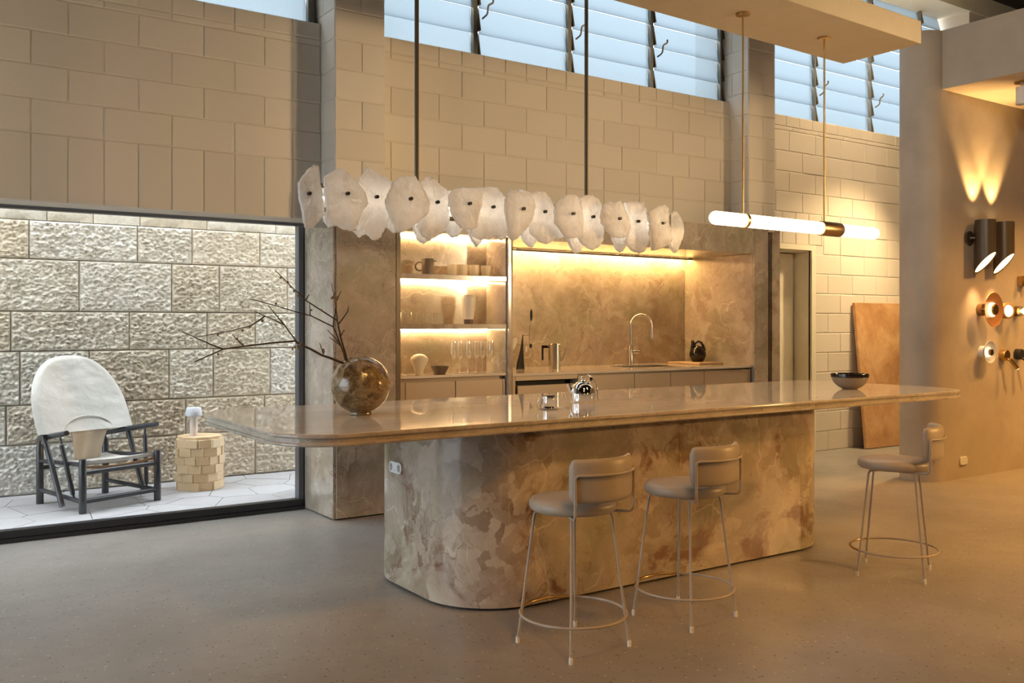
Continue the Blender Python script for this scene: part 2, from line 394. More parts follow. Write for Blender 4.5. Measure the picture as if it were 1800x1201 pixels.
LED_SHELF = emit('warm_shelf_strip', (1.0, .68, .34), 42)
TUBE_L = emit('opal_tube_glow', (1.0, .80, .50), 6.5)
LAMPGLOW = emit('lamp_inner_glow', (1.0, .72, .36), 2.6)
SPOTGLOW = emit('reading_spot_glow', (1.0, .72, .36), 8)

# ================================================================== THE SHELL
fl = M(); fl.box(-4.2, 13.2, -5.2, 6.46, -.12, 0).box(6.9, 13.2, 6.46, 6.64, -.12, 0).build('floor', FLOOR, kind='structure')
cl = M(); cl.box(-4.2, 13.2, -5.2, 6.46, 5.2, 5.32).build('ceiling', CEIL, kind='structure')
M().box(-4.2, -4.0, -5.2, 2.4, 0, 5.2).box(-4.2, -4.0, 6.2, 6.46, 0, 5.2).box(-4.2, -4.0, 2.4, 6.2, 3.2, 5.2).build('wall_left', HALL, kind='structure')
w5 = struct('window_5')                        # unseen glazing inferred from cool side light, its extent shaped for that light
for y_ in (2.43, 4.3, 6.17): M().box(-4.15, -4.05, y_-.03, y_+.03, 0, 3.2).build('mullion', BLACKM, w5)
M().box(-4.11, -4.10, 2.46, 6.14, 0, 3.2).build('pane', PANE, w5)
M().box(-16, -4.2, -14, 14, -.2, -.02).build('pavement', plain('street_paving', (.30,.29,.27), .8), kind='structure')
M().box(13.0, 13.2, -5.2, 6.46, 0, 5.2).build('wall_right', HALL, kind='structure')
M().box(-4.0, 13.0, -5.2, -5.0, 0, 5.2).build('wall_front', HALL, kind='structure')

_bm = {}
def block_mesh(w, h, mat=BLOCK, b=.005):
    k = (round(w, 3), round(h, 3), mat.name)
    if k not in _bm:
        v = []; f = [(0,1,2,3)]
        for ins, y in ((b, 0), (0, .005), (0, .03)):
            v += [(ins, y, ins), (w-ins, y, ins), (w-ins, y, h-ins), (ins, y, h-ins)]
        for r in (0, 4):
            for j in range(4): f.append((r+j, r+4+j, r+4+(j+1) % 4, r+(j+1) % 4))
        me = D.meshes.new('concrete_block'); me.from_pydata(v, [], f); me.update(); me.materials.append(mat)
        bm = bmesh.new(); bm.from_mesh(me); bmesh.ops.recalc_face_normals(bm, faces=bm.faces)
        bm.faces.ensure_lookup_table()
        if bm.faces[0].normal.y > 0: bmesh.ops.reverse_faces(bm, faces=bm.faces)
        bm.to_mesh(me); bm.free(); _bm[k] = me
    return _bm[k]
G = .006                                       # joint width
def block(parent, x, y, z, w, h, rot=0):
    if w < .03 or h < .02: return
    o = D.objects.new('concrete_block', block_mesh(w - G, h - G)); COL.objects.link(o)
    c, s_ = math.cos(rot), math.sin(rot); j = random.uniform(-.0015, .0015)
    o.location = (x + c*G/2 + s_*0, y + s_*G/2 + (j if rot == 0 else 0), z + G/2); o.rotation_euler = (0, 0, rot); o.parent = parent
def course(parent, x0, x1, y, z, h, joint, pitch, holes=()):
    k = math.floor((x0 - joint)/pitch); xs = []
    x = joint + k*pitch
    while x < x1:
        a, b = max(x, x0), min(x + pitch, x1)
        for hx0, hx1, hz0, hz1 in holes:
            if z + h/2 > hz0 and z + h/2 < hz1:
                if a >= hx0 and b <= hx1: a = b
                elif a < hx1 < b and a >= hx0: a = hx1
                elif a < hx0 < b and b <= hx1: b = hx0
        if b - a > .03: block(parent, a, y, z, b - a, h)
        x += pitch
LEV = [2.045, 2.450, 2.652, 2.853, 3.052, 3.253, 3.297, 3.410]
wb = struct('wall_back')
core = M()
core.box(-4.0, 2.543, 6.115, 6.36, 2.047, 3.408)              # over the big window
core.box(-4.0, -1.6, 6.115, 6.46, 0, 2.047)
core.box(2.918, 6.606, 6.115, 6.36, 2.19, 3.408)              # over the kitchen
core.box(2.548, 2.913, 5.886, 6.46, 2.19, 5.2)                # pilasters
core.box(6.611, 6.967, 5.886, 6.56, 2.19, 5.2)
core.box(10.56, 10.93, 6.05, 6.70, 0, 5.2)
core.box(6.967, 7.10, 6.285, 6.56, 0, 3.442).box(7.10, 7.99, 6.285, 6.56, 2.09, 3.442).box(7.99, 13.0, 6.285, 6.56, 0, 3.442)
core.build('core', BLOCK, wb)
for i, (z0, z1) in enumerate(zip(LEV, LEV[1:])):
    if i == 0: course(wb, -.66, 2.543, 6.11, z0, z1-z0, 2.336, .2)
    elif i == 6: course(wb, -.66, 2.543, 6.11, z0, z1-z0, 2.336, .2); course(wb, 2.918, 6.606, 6.11, z0, z1-z0, 5.276, .2)
    else:
        off = 2.336 if i % 2 else 2.137
        course(wb, -.66, 2.543, 6.11, z0, z1-z0, off, .4)
        course(wb, 2.918, 6.606, 6.11, z0, z1-z0, 5.276 if i % 2 == 0 else 5.476, .4)
course(wb, 2.918, 6.606, 6.11, 2.215, .235, 5.476, .4)
def pilaster(x0, x1):
    z = 2.215; h = .233; i = 0
    while z < 5.19:
        z1 = min(z + h, 5.2)
        if i % 2: block(wb, x0, 5.88, z, x1-x0, z1-z)
        else:
            m_ = (x0+x1)/2 + .01; block(wb, x0, 5.88, z, m_-x0, z1-z); block(wb, m_, 5.88, z, x1-m_, z1-z)
        if i % 2: block(wb, x0, 6.28, z, .4, z1-z, -pi/2)
        else: block(wb, x0, 6.28, z, .2, z1-z, -pi/2); block(wb, x0, 6.08, z, .2, z1-z, -pi/2)
        z = z1; h = .2015; i += 1
pilaster(2.543, 2.918); pilaster(6.606, 6.972)
P2 = .2055; Y2 = 6.28
for i in range(16):
    off = 7.245 if i % 2 else 7.04
    z0 = i*P2
    if i == 10: continue
    if i == 11:
        course(wb, 6.972, 8.20, Y2, 10*P2 + .09, 2*P2 - .09, 7.14, .2055); course(wb, 8.20, 10.56, Y2, 10*P2, P2, off, .411); course(wb, 8.20, 10.56, Y2, z0, P2, off, .411)
    else: course(wb, 6.972, 10.56, Y2, z0, P2, off, .411, ((7.0, 8.06, 0, 2.14),))
course(wb, 6.972, 10.56, Y2, 16*P2, .042, 7.3, .411)
course(wb, 6.972, 10.56, Y2, 16*P2 + .042, .114, 7.2, .2055)

# head beam over the clerestory
M().box(-4.0, 13.0, 6.03, 6.62, 4.985, 5.2).build('trim_1', BEAMP, kind='structure')

# ------------------------------------------------------------------ clerestory windows
def clerestory(name, x0, mull, x1, y, zs, tops):
    w = struct(name)
    posts = mull
    for i, x in enumerate(posts):
        mb = M(); mb.bbox(x-.022, x+.022, y-.03, y+.03, zs-.01, 4.985, .004, 1).box(x-.036, x-.024, y-.055, y-.015, zs, 4.985)
        po = mb.build('mullion', GALV, w)
        for k in range(8):                     # louvre clips, tilted like the panes
            z = zs + .01 + .2*k
            c = M(); c.add([(x+.024,y-.05,z),(x+.036,y-.05,z),(x+.036,y+.0,z),(x+.024,y+.0,z),(x+.024,y-.012,z+.185),(x+.036,y-.012,z+.185),(x+.036,y+.035,z+.185),(x+.024,y+.035,z+.185)],
                           [(0,3,2,1),(4,5,6,7),(0,1,5,4),(1,2,6,5),(2,3,7,6),(3,0,4,7)])
            c.build('louvre_clip', GALV, po)
        M().tube(bend([(x+.045,y-.05,zs+.30),(x+.07,y-.09,zs+.33),(x+.07,y-.10,zs+.40),(x+.11,y-.11,zs+.42),(x+.11,y-.11,zs+.45)], .02), .008, 6).build('winder_handle', GALV, po)
    edges = [x0] + list(mull) + [x1]
    for a, b in zip(edges, edges[1:]):
        if b - a < .1: continue
        for k in range(8):
            z = zs + .2*k - .015; h = min(.215, 4.985 - z)
            dz = .045
            pm = M(); pm.add([(a+.03,y-.03,z),(b-.03,y-.03,z),(b-.03,y-.024,z),(a+.03,y-.024,z),(a+.03,y+dz-.03,z+h),(b-.03,y+dz-.03,z+h),(b-.03,y+dz-.024,z+h),(a+.03,y+dz-.024,z+h)],
                            [(0,3,2,1),(4,5,6,7),(0,1,5,4),(1,2,6,5),(2,3,7,6),(3,0,4,7)])
            pm.build('louvre_pane', LOUVRE, w)
    return w
clerestory('window_2', -.40, [.66, 1.585, 2.505], 2.543, 6.22, 3.408, 0)
clerestory('window_3', 2.93, [3.854, 4.779, 5.70, 6.575], 6.60, 6.22, 3.408, 0)
clerestory('window_4', 7.22, [8.178, 9.139, 10.09], 10.53, 6.40, 3.442, 0)
M().box(-4.0, -.40, 6.18, 6.30, 3.40, 5.0).build('wall_5', BLOCK, kind='structure')
M().box(6.972, 7.20, 6.37, 6.45, 3.44, 5.0).build('trim_2', GALV, kind='structure')
M().box(10.93, 13.0, 6.3, 6.5, 3.44, 5.0).build('wall_6', BLOCK, kind='structure')

# ------------------------------------------------------------------ big shop window to the courtyard
w1 = struct('window_1')
fr = M(); fr.box(-1.6, 2.53, 6.375, 6.46, 0, .026); fr.box(-1.6, 2.53, 6.385, 6.46, .029, .073); fr.build('sill_frame', BLACKM, w1)
M().box(-1.6, 2.53, 6.385, 6.46, 2.030, 2.050).build('head_frame', BLACKM, w1)
M().box(2.487, 2.520, 6.385, 6.46, .073, 2.03).build('side_frame', GREYM, w1)
M().box(2.520, 2.533, 6.385, 6.46, .0, 2.04).build('side_gasket', BLACKM, w1)
M().box(-1.6, -1.55, 6.385, 6.46, .073, 2.03).build('side_frame', GREYM, w1)
M().box(-1.55, 2.487, 6.418, 6.426, .073, 2.03).build('pane', PANE, w1)

# ------------------------------------------------------------------ courtyard
pv = struct('courtyard_paving')
M().box(-2.2, 3.9, 6.46, 7.72, -.10, .058).build('bed', GROUT, pv)
pts = []
for i in range(400):
    p = (random.uniform(-1.4, 3.0), random.uniform(6.42, 7.76))
    if all((p[0]-q[0])**2 + ((p[1]-q[1])*1.15)**2 > .25**2 for q in pts): pts.append(p)
def clip(poly, p, q, gap):
    mx, my = (p[0]+q[0])/2, (p[1]+q[1])/2; nx, ny = q[0]-p[0], q[1]-p[1]; L_ = math.hypot(nx, ny); nx /= L_; ny /= L_
    d = lambda a: (a[0]-mx)*nx + (a[1]-my)*ny + gap
    out = []
    for i in range(len(poly)):
        a, b = poly[i-1], poly[i]; da, db = d(a), d(b)
        if da <= 0 < db or db <= 0 < da:
            t = da/(da-db); out.append((a[0]+(b[0]-a[0])*t, a[1]+(b[1]-a[1])*t))
        if db <= 0: out.append(b)
    return out
for p in pts:
    poly = [(-2.2, 6.465), (3.3, 6.465), (3.3, 7.70), (-2.2, 7.70)]
    for q in pts:
        if q is not p and (p[0]-q[0])**2 + (p[1]-q[1])**2 < 1.2: poly = clip(poly, p, q, .0028)
        if len(poly) < 3: break
    if len(poly) < 3: continue
    h = random.uniform(-.0008, .0008)
    M().prism(poly, .05, .067 + h).build('paving_stone', PAVE, pv)
ws = struct('wall_courtyard')
ZS = [.066, .438, .729, 1.125, 1.421, 1.809, 2.096, 2.48, 2.80]
M().box(-3.0, 3.9, 7.735, 7.95, -.1, 2.84).build('core', STONEGAP, ws)
joints = [[-1.2,-.55,.12,.62,1.30,1.98,2.62],[-.9,-.3,.41,.77,1.24,1.60,2.05,2.7],[-1.0,-.2,.30,.86,1.33,1.92,2.27,2.75,3.1],[-1.3,-.6,.08,.48,.80,1.62,2.22,2.62,3.0],
          [-1.1,-.4,.18,.66,1.26,1.94,2.32,2.9],[-1.2,-.6,.26,.92,1.68,2.10,2.66,3.1],[-1.0,-.1,.45,1.04,1.36,1.70,2.22,2.8],[-1.3,-.5,.3,1.1,1.9,2.6,3.2]]
def stone_block(x0, x1, z0, z1):
    w, h = x1-x0-.006, z1-z0-.006; st = .0066 if z0 < 2.0 and x1 > .4 and x0 < 3.0 else .05
    nx, nz = max(4, int(w/st)), max(4, int(h/st)); v = []; f = []
    sx, sz = random.uniform(0, 50), random.uniform(0, 50); amp = random.uniform(.8, 1.15)
    for j in range(nz+1):
        for i in range(nx+1):
            x, z = w*i/nx, h*j/nz; ed = min(x, w-x, z, h-z); fall = min(1, ed/.012)
            a = (x + .45*z); b = (z - .25*x)
            n = noise.noise((a*30+sx, b*42+sz, 1.3)); n2 = noise.noise((a*85+sx, b*105, 4.1+sz)); n3 = noise.noise((x*7+sx, z*7+sz, 9))
            dd = noise.voronoi((a*30 + sx + n2*.35, b*40 + sz + n*.5, 2.2))[0]; rdg = 1 - min(1, (dd[1]-dd[0])*1.7)
            hgt = rdg*1.0 - .55 + n*.85 + n2*.35 + n3*.3
            v.append((x, -(.012 + .017*amp*hgt)*fall, z))
    for j in range(nz):
        for i in range(nx):
            q = j*(nx+1) + i; f.append((q, q+1, q+nx+2, q+nx+1))
    m = M(); m.add(v, f)
    b = [0, nx, (nz+1)*(nx+1)-1, nz*(nx+1)]
    ring = list(range(0, nx+1)) + [(r+1)*(nx+1)-1 for r in range(1, nz+1)] + [nz*(nx+1)+i for i in range(nx-1, -1, -1)] + [r*(nx+1) for r in range(nz-1, 0, -1)]
    n0 = len(m.v); m.v += [(v[i][0], .03, v[i][2]) for i in ring]; L_ = len(ring)
    m.f += [(ring[k], n0+k, n0+(k+1) % L_, ring[(k+1) % L_]) for k in range(L_)]
    o = m.build('stone_block', STONE, ws, loc=(x0+.003, 7.715, z0+.003)); smooth_mesh(o.data, 75)
for r, (z0, z1) in enumerate(zip(ZS, ZS[1:])):
    xs = [-3.0, -2.45 + .2*(r % 2), -1.9 + .15*(r % 3)] + joints[r]
    if xs[-1] < 3.3: xs.append(3.4)
    for a, b in zip(xs, xs[1:]): stone_block(a, b, z0, z1)

# ------------------------------------------------------------------ door in the block wall
d1 = struct('door_1')
M().box(7.99, 8.056, 6.262, 6.30, 0, 2.138).box(7.03, 7.99, 6.262, 6.30, 2.088, 2.138).box(7.03, 7.10, 6.262, 6.30, 0, 2.088).build('frame', BEAMP, d1)
M().box(7.976, 7.992, 6.30, 6.50, 0, 2.088).box(7.10, 7.976, 6.30, 6.50, 2.074, 2.09).build('reveal', BEAMP, d1)
M().box(7.0, 8.05, 6.56, 6.60, 0, 2.15).build('backing', DARKGAP, d1)  # unseen sheet added to stop daylight coming round the leaf
M().bbox(7.10, 7.952, 6.47, 6.51, .006, 2.065, .003, 1).build('leaf', BEAMP, d1)
M().cyl((7.2, 6.47, 1.0), (7.2, 6.42, 1.0), .012).tube(bend([(7.2, 6.425, 1.0), (7.33, 6.425, 1.0)], .01), .01).build('door_handle', STEEL, d1)

# ------------------------------------------------------------------ rounded plaster wall, fascia and low ceiling on the right
wa = M(); r = .185; out = [(7.42 + 5.58, 4.48)] + [(13.0, 4.85)]
arc = [(7.42 + r*math.cos(a), 4.48 + r + r*math.sin(a)) for a in [R(90 + 180*i/24) for i in range(25)]]
wa.prism([(13.0, 4.48), (13.0, 4.85)] + arc, 0, 3.795)
wa.build('wall_alcove', PLASTER, kind='structure', smooth=30)
M().box(7.40, 13.0, -4.0, 4.478, 3.30, 3.795).build('ceiling_alcove', PLASTER, kind='structure')
SLICES=[
((1.605, 4.02, 1.911), [(0.038, 0.138), (0.052, 0.135), (0.061, 0.092), (0.071, 0.02), (0.082, -0.052), (0.081, -0.088), (0.057, -0.116), (0.034, -0.146), (0.003, -0.164), (-0.012, -0.153), (-0.021, -0.11), (-0.032, -0.05), (-0.044, 0.011), (-0.047, 0.046), (-0.021, 0.085), (0.014, 0.124)]),
((1.762, 3.955, 1.916), [(-0.02, 0.12), (0.006, 0.103), (0.037, 0.077), (0.065, 0.051), (0.096, 0.014), (0.113, -0.034), (0.093, -0.057), (0.071, -0.1), (0.053, -0.164), (0.025, -0.168), (-0.02, -0.158), (-0.075, -0.135), (-0.096, -0.116), (-0.094, -0.065), (-0.099, 0.006), (-0.105, 0.067), (-0.075, 0.091), (-0.053, 0.105)]),
((1.939, 4.02, 1.922), [(-0.033, 0.144), (0.006, 0.122), (0.065, 0.095), (0.092, 0.081), (0.08, 0.042), (0.065, 0.003), (0.065, -0.04), (0.077, -0.094), (0.059, -0.138), (0.035, -0.177), (0.017, -0.2), (-0.006, -0.204), (-0.036, -0.181), (-0.059, -0.161), (-0.088, -0.168), (-0.076, -0.098), (-0.059, -0.038), (-0.056, 0.01), (-0.065, 0.041), (-0.082, 0.066), (-0.065, 0.1)]),
((2.084, 3.955, 1.917), [(-0.047, 0.103), (0.008, 0.11), (0.035, 0.117), (0.063, 0.088), (0.094, 0.047), (0.122, -0.006), (0.112, -0.056), (0.069, -0.092), (0.008, -0.139), (-0.029, -0.157), (-0.053, -0.161), (-0.071, -0.138), (-0.095, -0.102), (-0.121, -0.05), (-0.124, -0.008), (-0.1, 0.036), (-0.083, 0.075)]),
((2.266, 4.02, 1.921), [(-0.03, 0.128), (-0.002, 0.122), (0.018, 0.101), (0.05, 0.078), (0.076, 0.064), (0.082, 0.025), (0.079, -0.021), (0.086, -0.071), (0.063, -0.135), (0.011, -0.166), (-0.033, -0.188), (-0.065, -0.175), (-0.09, -0.143), (-0.115, -0.123), (-0.09, -0.044), (-0.078, 0.012), (-0.084, 0.09), (-0.059, 0.114)]),
((2.411, 3.955, 1.918), [(-0.081, 0.064), (-0.042, 0.078), (0.023, 0.084), (0.057, 0.08), (0.09, 0.055), (0.087, 0.003), (0.063, -0.061), (0.057, -0.112), (0.023, -0.126), (-0.029, -0.123), (-0.055, -0.102), (-0.081, -0.07), (-0.104, -0.011), (-0.104, 0.034)]),
((2.592, 4.02, 1.921), [(-0.099, 0.091), (-0.043, 0.098), (0.035, 0.106), (0.064, 0.086), (0.09, 0.052), (0.1, -0.002), (0.1, -0.069), (0.104, -0.123), (0.064, -0.143), (0.0, -0.161), (-0.057, -0.173), (-0.12, -0.153), (-0.126, 0.0)]),
((2.734, 3.955, 1.915), [(-0.064, 0.096), (-0.02, 0.095), (0.039, 0.081), (0.083, 0.058), (0.09, 0.019), (0.076, -0.037), (0.053, -0.081), (0.016, -0.119), (-0.02, -0.151), (-0.056, -0.162), (-0.078, -0.142), (-0.085, -0.077), (-0.101, -0.007), (-0.099, 0.041), (-0.078, 0.078)]),
((2.919, 4.02, 1.919), [(-0.146, 0.11), (-0.078, 0.103), (0.005, 0.114), (0.044, 0.084), (0.067, 0.045), (0.083, -0.01), (0.106, -0.071), (0.098, -0.122), (0.067, -0.148), (0.028, -0.17), (-0.018, -0.159), (-0.078, -0.119), (-0.093, -0.034), (-0.131, 0.025)]),
((3.056, 3.955, 1.911), [(-0.08, 0.071), (-0.017, 0.103), (0.022, 0.11), (0.054, 0.093), (0.078, 0.038), (0.086, -0.043), (0.078, -0.113), (0.014, -0.129), (-0.033, -0.125), (-0.072, -0.084), (-0.103, -0.054), (-0.107, 0.007), (-0.103, 0.044)]),
((3.244, 4.02, 1.913), [(-0.075, 0.106), (-0.034, 0.118), (0.015, 0.124), (0.057, 0.11), (0.082, 0.076), (0.082, 0.018), (0.099, -0.072), (0.094, -0.125), (0.057, -0.165), (0.015, -0.184), (-0.026, -0.169), (-0.067, -0.146), (-0.091, -0.109), (-0.091, 0.057)]),
((3.381, 3.955, 1.906), [(-0.092, 0.073), (-0.051, 0.094), (-0.017, 0.089), (0.017, 0.104), (0.038, 0.083), (0.063, 0.046), (0.089, -0.011), (0.098, -0.05), (0.068, -0.091), (0.025, -0.106), (-0.034, -0.106), (-0.068, -0.072), (-0.109, -0.03), (-0.113, 0.014), (-0.101, 0.047)]),
((3.573, 4.02, 1.908), [(-0.085, 0.105), (-0.041, 0.115), (0.065, 0.118), (0.083, 0.091), (0.092, 0.031), (0.101, -0.049), (0.106, -0.116), (0.074, -0.165), (0.029, -0.181), (-0.024, -0.169), (-0.076, -0.138), (-0.094, -0.113), (-0.068, -0.058), (-0.063, -0.005), (-0.072, 0.067)]),
((3.707, 3.955, 1.901), [(-0.092, 0.066), (-0.03, 0.096), (0.034, 0.112), (0.061, 0.093), (0.071, 0.026), (0.08, -0.041), (0.098, -0.087), (0.071, -0.122), (-0.012, -0.146), (-0.074, -0.159), (-0.083, -0.103), (-0.097, -0.004), (-0.106, 0.035)]),
]
BACKROW=[(1.775, 0.141), (1.928, 0.171), (2.093, 0.142), (2.284, 0.192), (2.437, 0.147), (2.596, 0.184), (2.728, 0.144), (2.939, 0.177), (3.125, 0.124), (3.261, 0.194), (3.554, 0.182), (3.74, 0.147), (3.988, 0.16)]
TWIGS=[([[(-0.076, 0.244), (-0.197, 0.288), (-0.311, 0.344), (-0.331, 0.357), (-0.498, 0.343), (-0.665, 0.323), (-0.786, 0.271)], [(-0.665, 0.323), (-0.841, 0.401)], [(-0.318, 0.347), (-0.383, 0.43), (-0.473, 0.47), (-0.523, 0.49)], [(-0.473, 0.47), (-0.536, 0.427), (-0.622, 0.405), (-0.783, 0.375)], [(-0.383, 0.43), (-0.46, 0.52)], [(-0.573, 0.337), (-0.622, 0.387)], [(-0.19, 0.291), (-0.21, 0.346)]], [(-0.487, 0.449), (-0.545, 0.422), (-0.578, 0.406), (-0.687, 0.388), (-0.603, 0.368), (-0.579, 0.344), (-0.686, 0.302), (-0.344, 0.319), (-0.333, 0.329), (-0.318, 0.332), (-0.308, 0.341), (-0.314, 0.322), (-0.193, 0.314), (-0.19, 0.304)]), ([[(-0.072, 0.253), (-0.1, 0.332), (-0.138, 0.423), (-0.244, 0.471), (-0.396, 0.514), (-0.523, 0.547)], [(-0.138, 0.423), (-0.125, 0.507), (-0.121, 0.533)], [(-0.248, 0.471), (-0.251, 0.529)], [(-0.1, 0.339), (-0.166, 0.407)], [(-0.097, 0.329), (-0.156, 0.372)]], [(-0.409, 0.527), (-0.244, 0.499), (-0.128, 0.54)]), ([[(-0.069, 0.266), (-0.1, 0.378), (-0.114, 0.449), (-0.258, 0.544), (-0.331, 0.613), (-0.399, 0.683)], [(-0.114, 0.449), (-0.123, 0.537), (-0.142, 0.624)], [(-0.121, 0.537), (-0.097, 0.592)], [(-0.107, 0.436), (-0.065, 0.495), (-0.062, 0.521)], [(-0.261, 0.544), (-0.244, 0.573)], [(-0.097, 0.378), (-0.085, 0.404)]], [(-0.375, 0.648), (-0.344, 0.628), (-0.329, 0.606), (-0.314, 0.587), (-0.296, 0.566), (-0.191, 0.5), (-0.142, 0.556), (-0.128, 0.579), (-0.125, 0.546), (-0.118, 0.563), (-0.135, 0.562), (-0.065, 0.505), (-0.085, 0.402)])]

# ================================================================== MARBLE SURROUND, NICHES, KITCHEN
ms = thing('marble_surround', 'tall beige marble surround framing the lit kitchen niches in the block wall', 'wall cladding', (0,0,0))
M().box(2.533, 2.553, 5.885, 6.384, .012, 2.215).build('side_panel', MARBLE, ms)
M().box(2.5545, 3.0, 5.873, 5.893, .012, 2.215).build('front_panel', MARBLE, ms)
M().box(2.56, 3.0, 5.90, 6.38, 0, .012).build('plinth', DARKGAP, ms)
M().box(3.0, 3.017, 5.868, 5.90, .0, 2.215).box(3.0195, 3.038, 5.880, 6.0, .0, 2.215).build('edge_trim', BRONZE, ms, label='dark bronze edge trim')
M().box(3.948, 3.972, 5.873, 6.165, 0, 2.215).build('divider_panel', MARBLE, ms)
M().box(3.9735, 3.996, 5.885, 6.60, 0, 2.215).build('divider_trim', BRONZE, ms, label='dark bronze edge trim')
M().box(3.038, 3.947, 5.876, 5.896, 1.982, 2.215).build('header_panel', MARBLE, ms)
M().box(3.997, 6.30, 5.876, 5.896, 1.974, 2.215).build('header_panel', MARBLE, ms)
M().box(6.302, 6.675, 5.876, 5.896, 1.974, 2.215).build('header_panel', MARBLE, ms)
M().box(6.6765, 6.862, 5.873, 5.893, 0.0, 2.215).build('front_panel', MARBLE, ms)
M().box(6.864, 6.955, 5.955, 5.975, 0.0, 2.215).build('recessed_strip', MARBLE, ms)
M().box(6.957, 7.066, 5.905, 6.284, 0.0, 2.215).build('end_panel', MARBLE, ms)
M().box(2.55, 7.06, 5.90, 6.11, 2.185, 2.213).build('top_panel', MARBLE, ms)

dn = thing('display_niche', 'lit marble display niche with two floating shelves', 'shelving')
M().box(3.03, 3.955, 6.17, 6.19, .05, 2.185).build('back_panel', MARBLE, dn)
M().box(3.022, 3.0375, 6.001, 6.17, .05, 2.185).build('side_panel', MARBLE, dn)
M().box(3.938, 3.9475, 5.897, 6.17, .957, 1.982).build('side_panel', MARBLE, dn)
M().box(3.038, 3.938, 5.897, 6.168, 1.984, 1.998).build('top_panel', MARBLE, dn)
for z in (1.649, 1.290): M().bbox(3.038, 3.938, 5.886, 6.168, z, z + .036, .002, 1).build('shelf', MARBLE, dn)
for z in (1.984, 1.649, 1.290):
    M().box(3.045, 3.932, 6.142, 6.166, z-.009, z-.0005).build('led_strip', LED_SHELF, dn, label='glowing warm light strip')

kn = thing('kitchen_niche', 'deep marble kitchen recess lit by a hidden strip along its top', 'splashback')
M().box(3.99, 6.69, 6.768, 6.79, .05, 2.0).build('back_panel', MARBLE, kn)
M().box(6.676, 6.69, 5.895, 6.768, .05, 1.974).build('side_panel', MARBLE, kn)
M().box(3.978, 3.9975, 6.0, 6.768, .05, 1.974).build('side_panel', MARBLE, kn)
M().box(3.998, 6.676, 5.898, 6.768, 1.976, 1.992).build('soffit_panel', MARBLE, kn)
M().box(4.0, 6.67, 6.655, 6.667, 1.960, 1.9755).build('led_pelmet', BRONZE, kn, label='slim bronze pelmet strip')
M().box(4.005, 6.665, 6.69, 6.72, 1.966, 1.9755).build('led_strip', LED, kn, label='glowing warm light strip')
# backing so that no daylight leaks in round the niche boxes
M().box(2.72, 7.09, 6.80, 6.84, 0, 2.25).box(2.72, 7.09, 6.3, 6.82, 2.2, 2.24).box(6.70, 7.08, 6.30, 6.82, 0, 2.2).box(2.72, 3.02, 6.385, 6.82, 0, 2.2).build('wall_kitchen', HALL, kind='structure')

# worktops
wk = M().bbox(3.039, 3.937, 5.888, 6.168, .937, .957, .003, 1).build('worktop', MARBLE_TOP)
tag(wk, 'narrow marble worktop under the display niche shelves', 'worktop')
sx0, sx1, sy0, sy1 = 5.42, 6.02, 6.16, 6.50
wt = M(); Z0, Z1 = .928, .948
for a, b, c, d in ((4.0, sx0, 5.888, 6.766), (sx1, 6.674, 5.888, 6.766), (sx0, sx1, 5.888, sy0), (sx0, sx1, sy1, 6.766)): wt.box(a, b, c, d, Z0, Z1)
wm = wt.build('worktop', MARBLE_TOP); tag(wm, 'long marble kitchen worktop with an inset sink', 'worktop')
sk = thing('sink', 'steel sink sunk into the long kitchen worktop below the tap', 'sink', (0,0,0))
M().box(sx0+.001, sx0+.006, sy0, sy1, .76, .946).box(sx1-.006, sx1-.001, sy0, sy1, .76, .946).box(sx0+.006, sx1-.006, sy0+.001, sy0+.006, .76, .946).box(sx0+.006, sx1-.006, sy1-.006, sy1-.001, .76, .946).box(sx0+.001, sx1-.001, sy0+.001, sy1-.001, .752, .76).build('basin', STEEL, sk)
M().lathe([(.0, .0), (.035, .0), (.035, .006), (.0, .006)], 20, (5.72, 6.33, .7602)).build('drain', CHROME, sk)
# cabinets
def door(x0, x1, z0, z1, parent, y=5.90):
    return M().bbox(x0 + .0025, x1 - .0025, y, y + .018, z0, z1, .002, 1).build('door', TAUPE, parent)
c1 = thing('base_cabinet', 'taupe two-door base cabinet below the display niche', 'cabinet')
M().box(3.04, 3.937, 5.925, 6.165, .0, .915).box(3.04, 3.937, 5.935, 6.1, .915, .9365).build('body', TAUPE, c1)
M().bbox(3.04, 3.0835, 5.90, 5.92, .0, .912, .002, 1).build('filler_panel', TAUPE, c1)
M().bbox(3.918, 3.937, 5.90, 5.92, .0, .912, .002, 1).build('filler_panel', TAUPE, c1)
door(3.086, 3.498, .09, .910, c1); door(3.500, 3.916, .09, .910, c1)
c2 = thing('base_cabinet', 'taupe base cabinet with a dark gap above its drawer, behind the kettle', 'cabinet')
M().box(4.0, 4.633, 6.0, 6.70, .0, .905).build('body', DARKGAP, c2)
M().bbox(4.0, 4.030, 5.90, 6.0, .0, .927, .002, 1).build('filler_panel', TAUPE, c2)
M().bbox(4.0315, 4.632, 5.90, 5.98, .890, .927, .002, 1).build('rail', TAUPE, c2)
M().bbox(4.055, 4.605, 5.905, 5.925, .10, .852, .002, 1).build('drawer_front', TAUPE, c2)
M().box(4.07, 4.59, 5.926, 5.999, .12, .83).build('drawer_box', DARKGAP, c2)
def cab(x0, xm, x1, label, end=False):
    t = thing('base_cabinet', label, 'cabinet')
    b = M().box(x0 + .001, x1 - .001, 5.925, 6.14, .0, .908).box(x0 + .001, x1 - .001, 5.94, 6.1, .908, .9275); b.build('body', TAUPE, t)
    door(x0, xm, .09, .912, t); door(xm, x1, .09, .912, t)
    if end: M().bbox(x1, x1 + .02, 5.90, 6.14, 0, .912, .002, 1).build('end_panel', TAUPE, t)
    return t
cab(4.636, 5.237, 5.650, 'taupe two-door base cabinet in the middle of the long worktop')
cab(5.650, 6.056, 6.629, 'taupe two-door base cabinet under the black jug, at the worktop end', True)

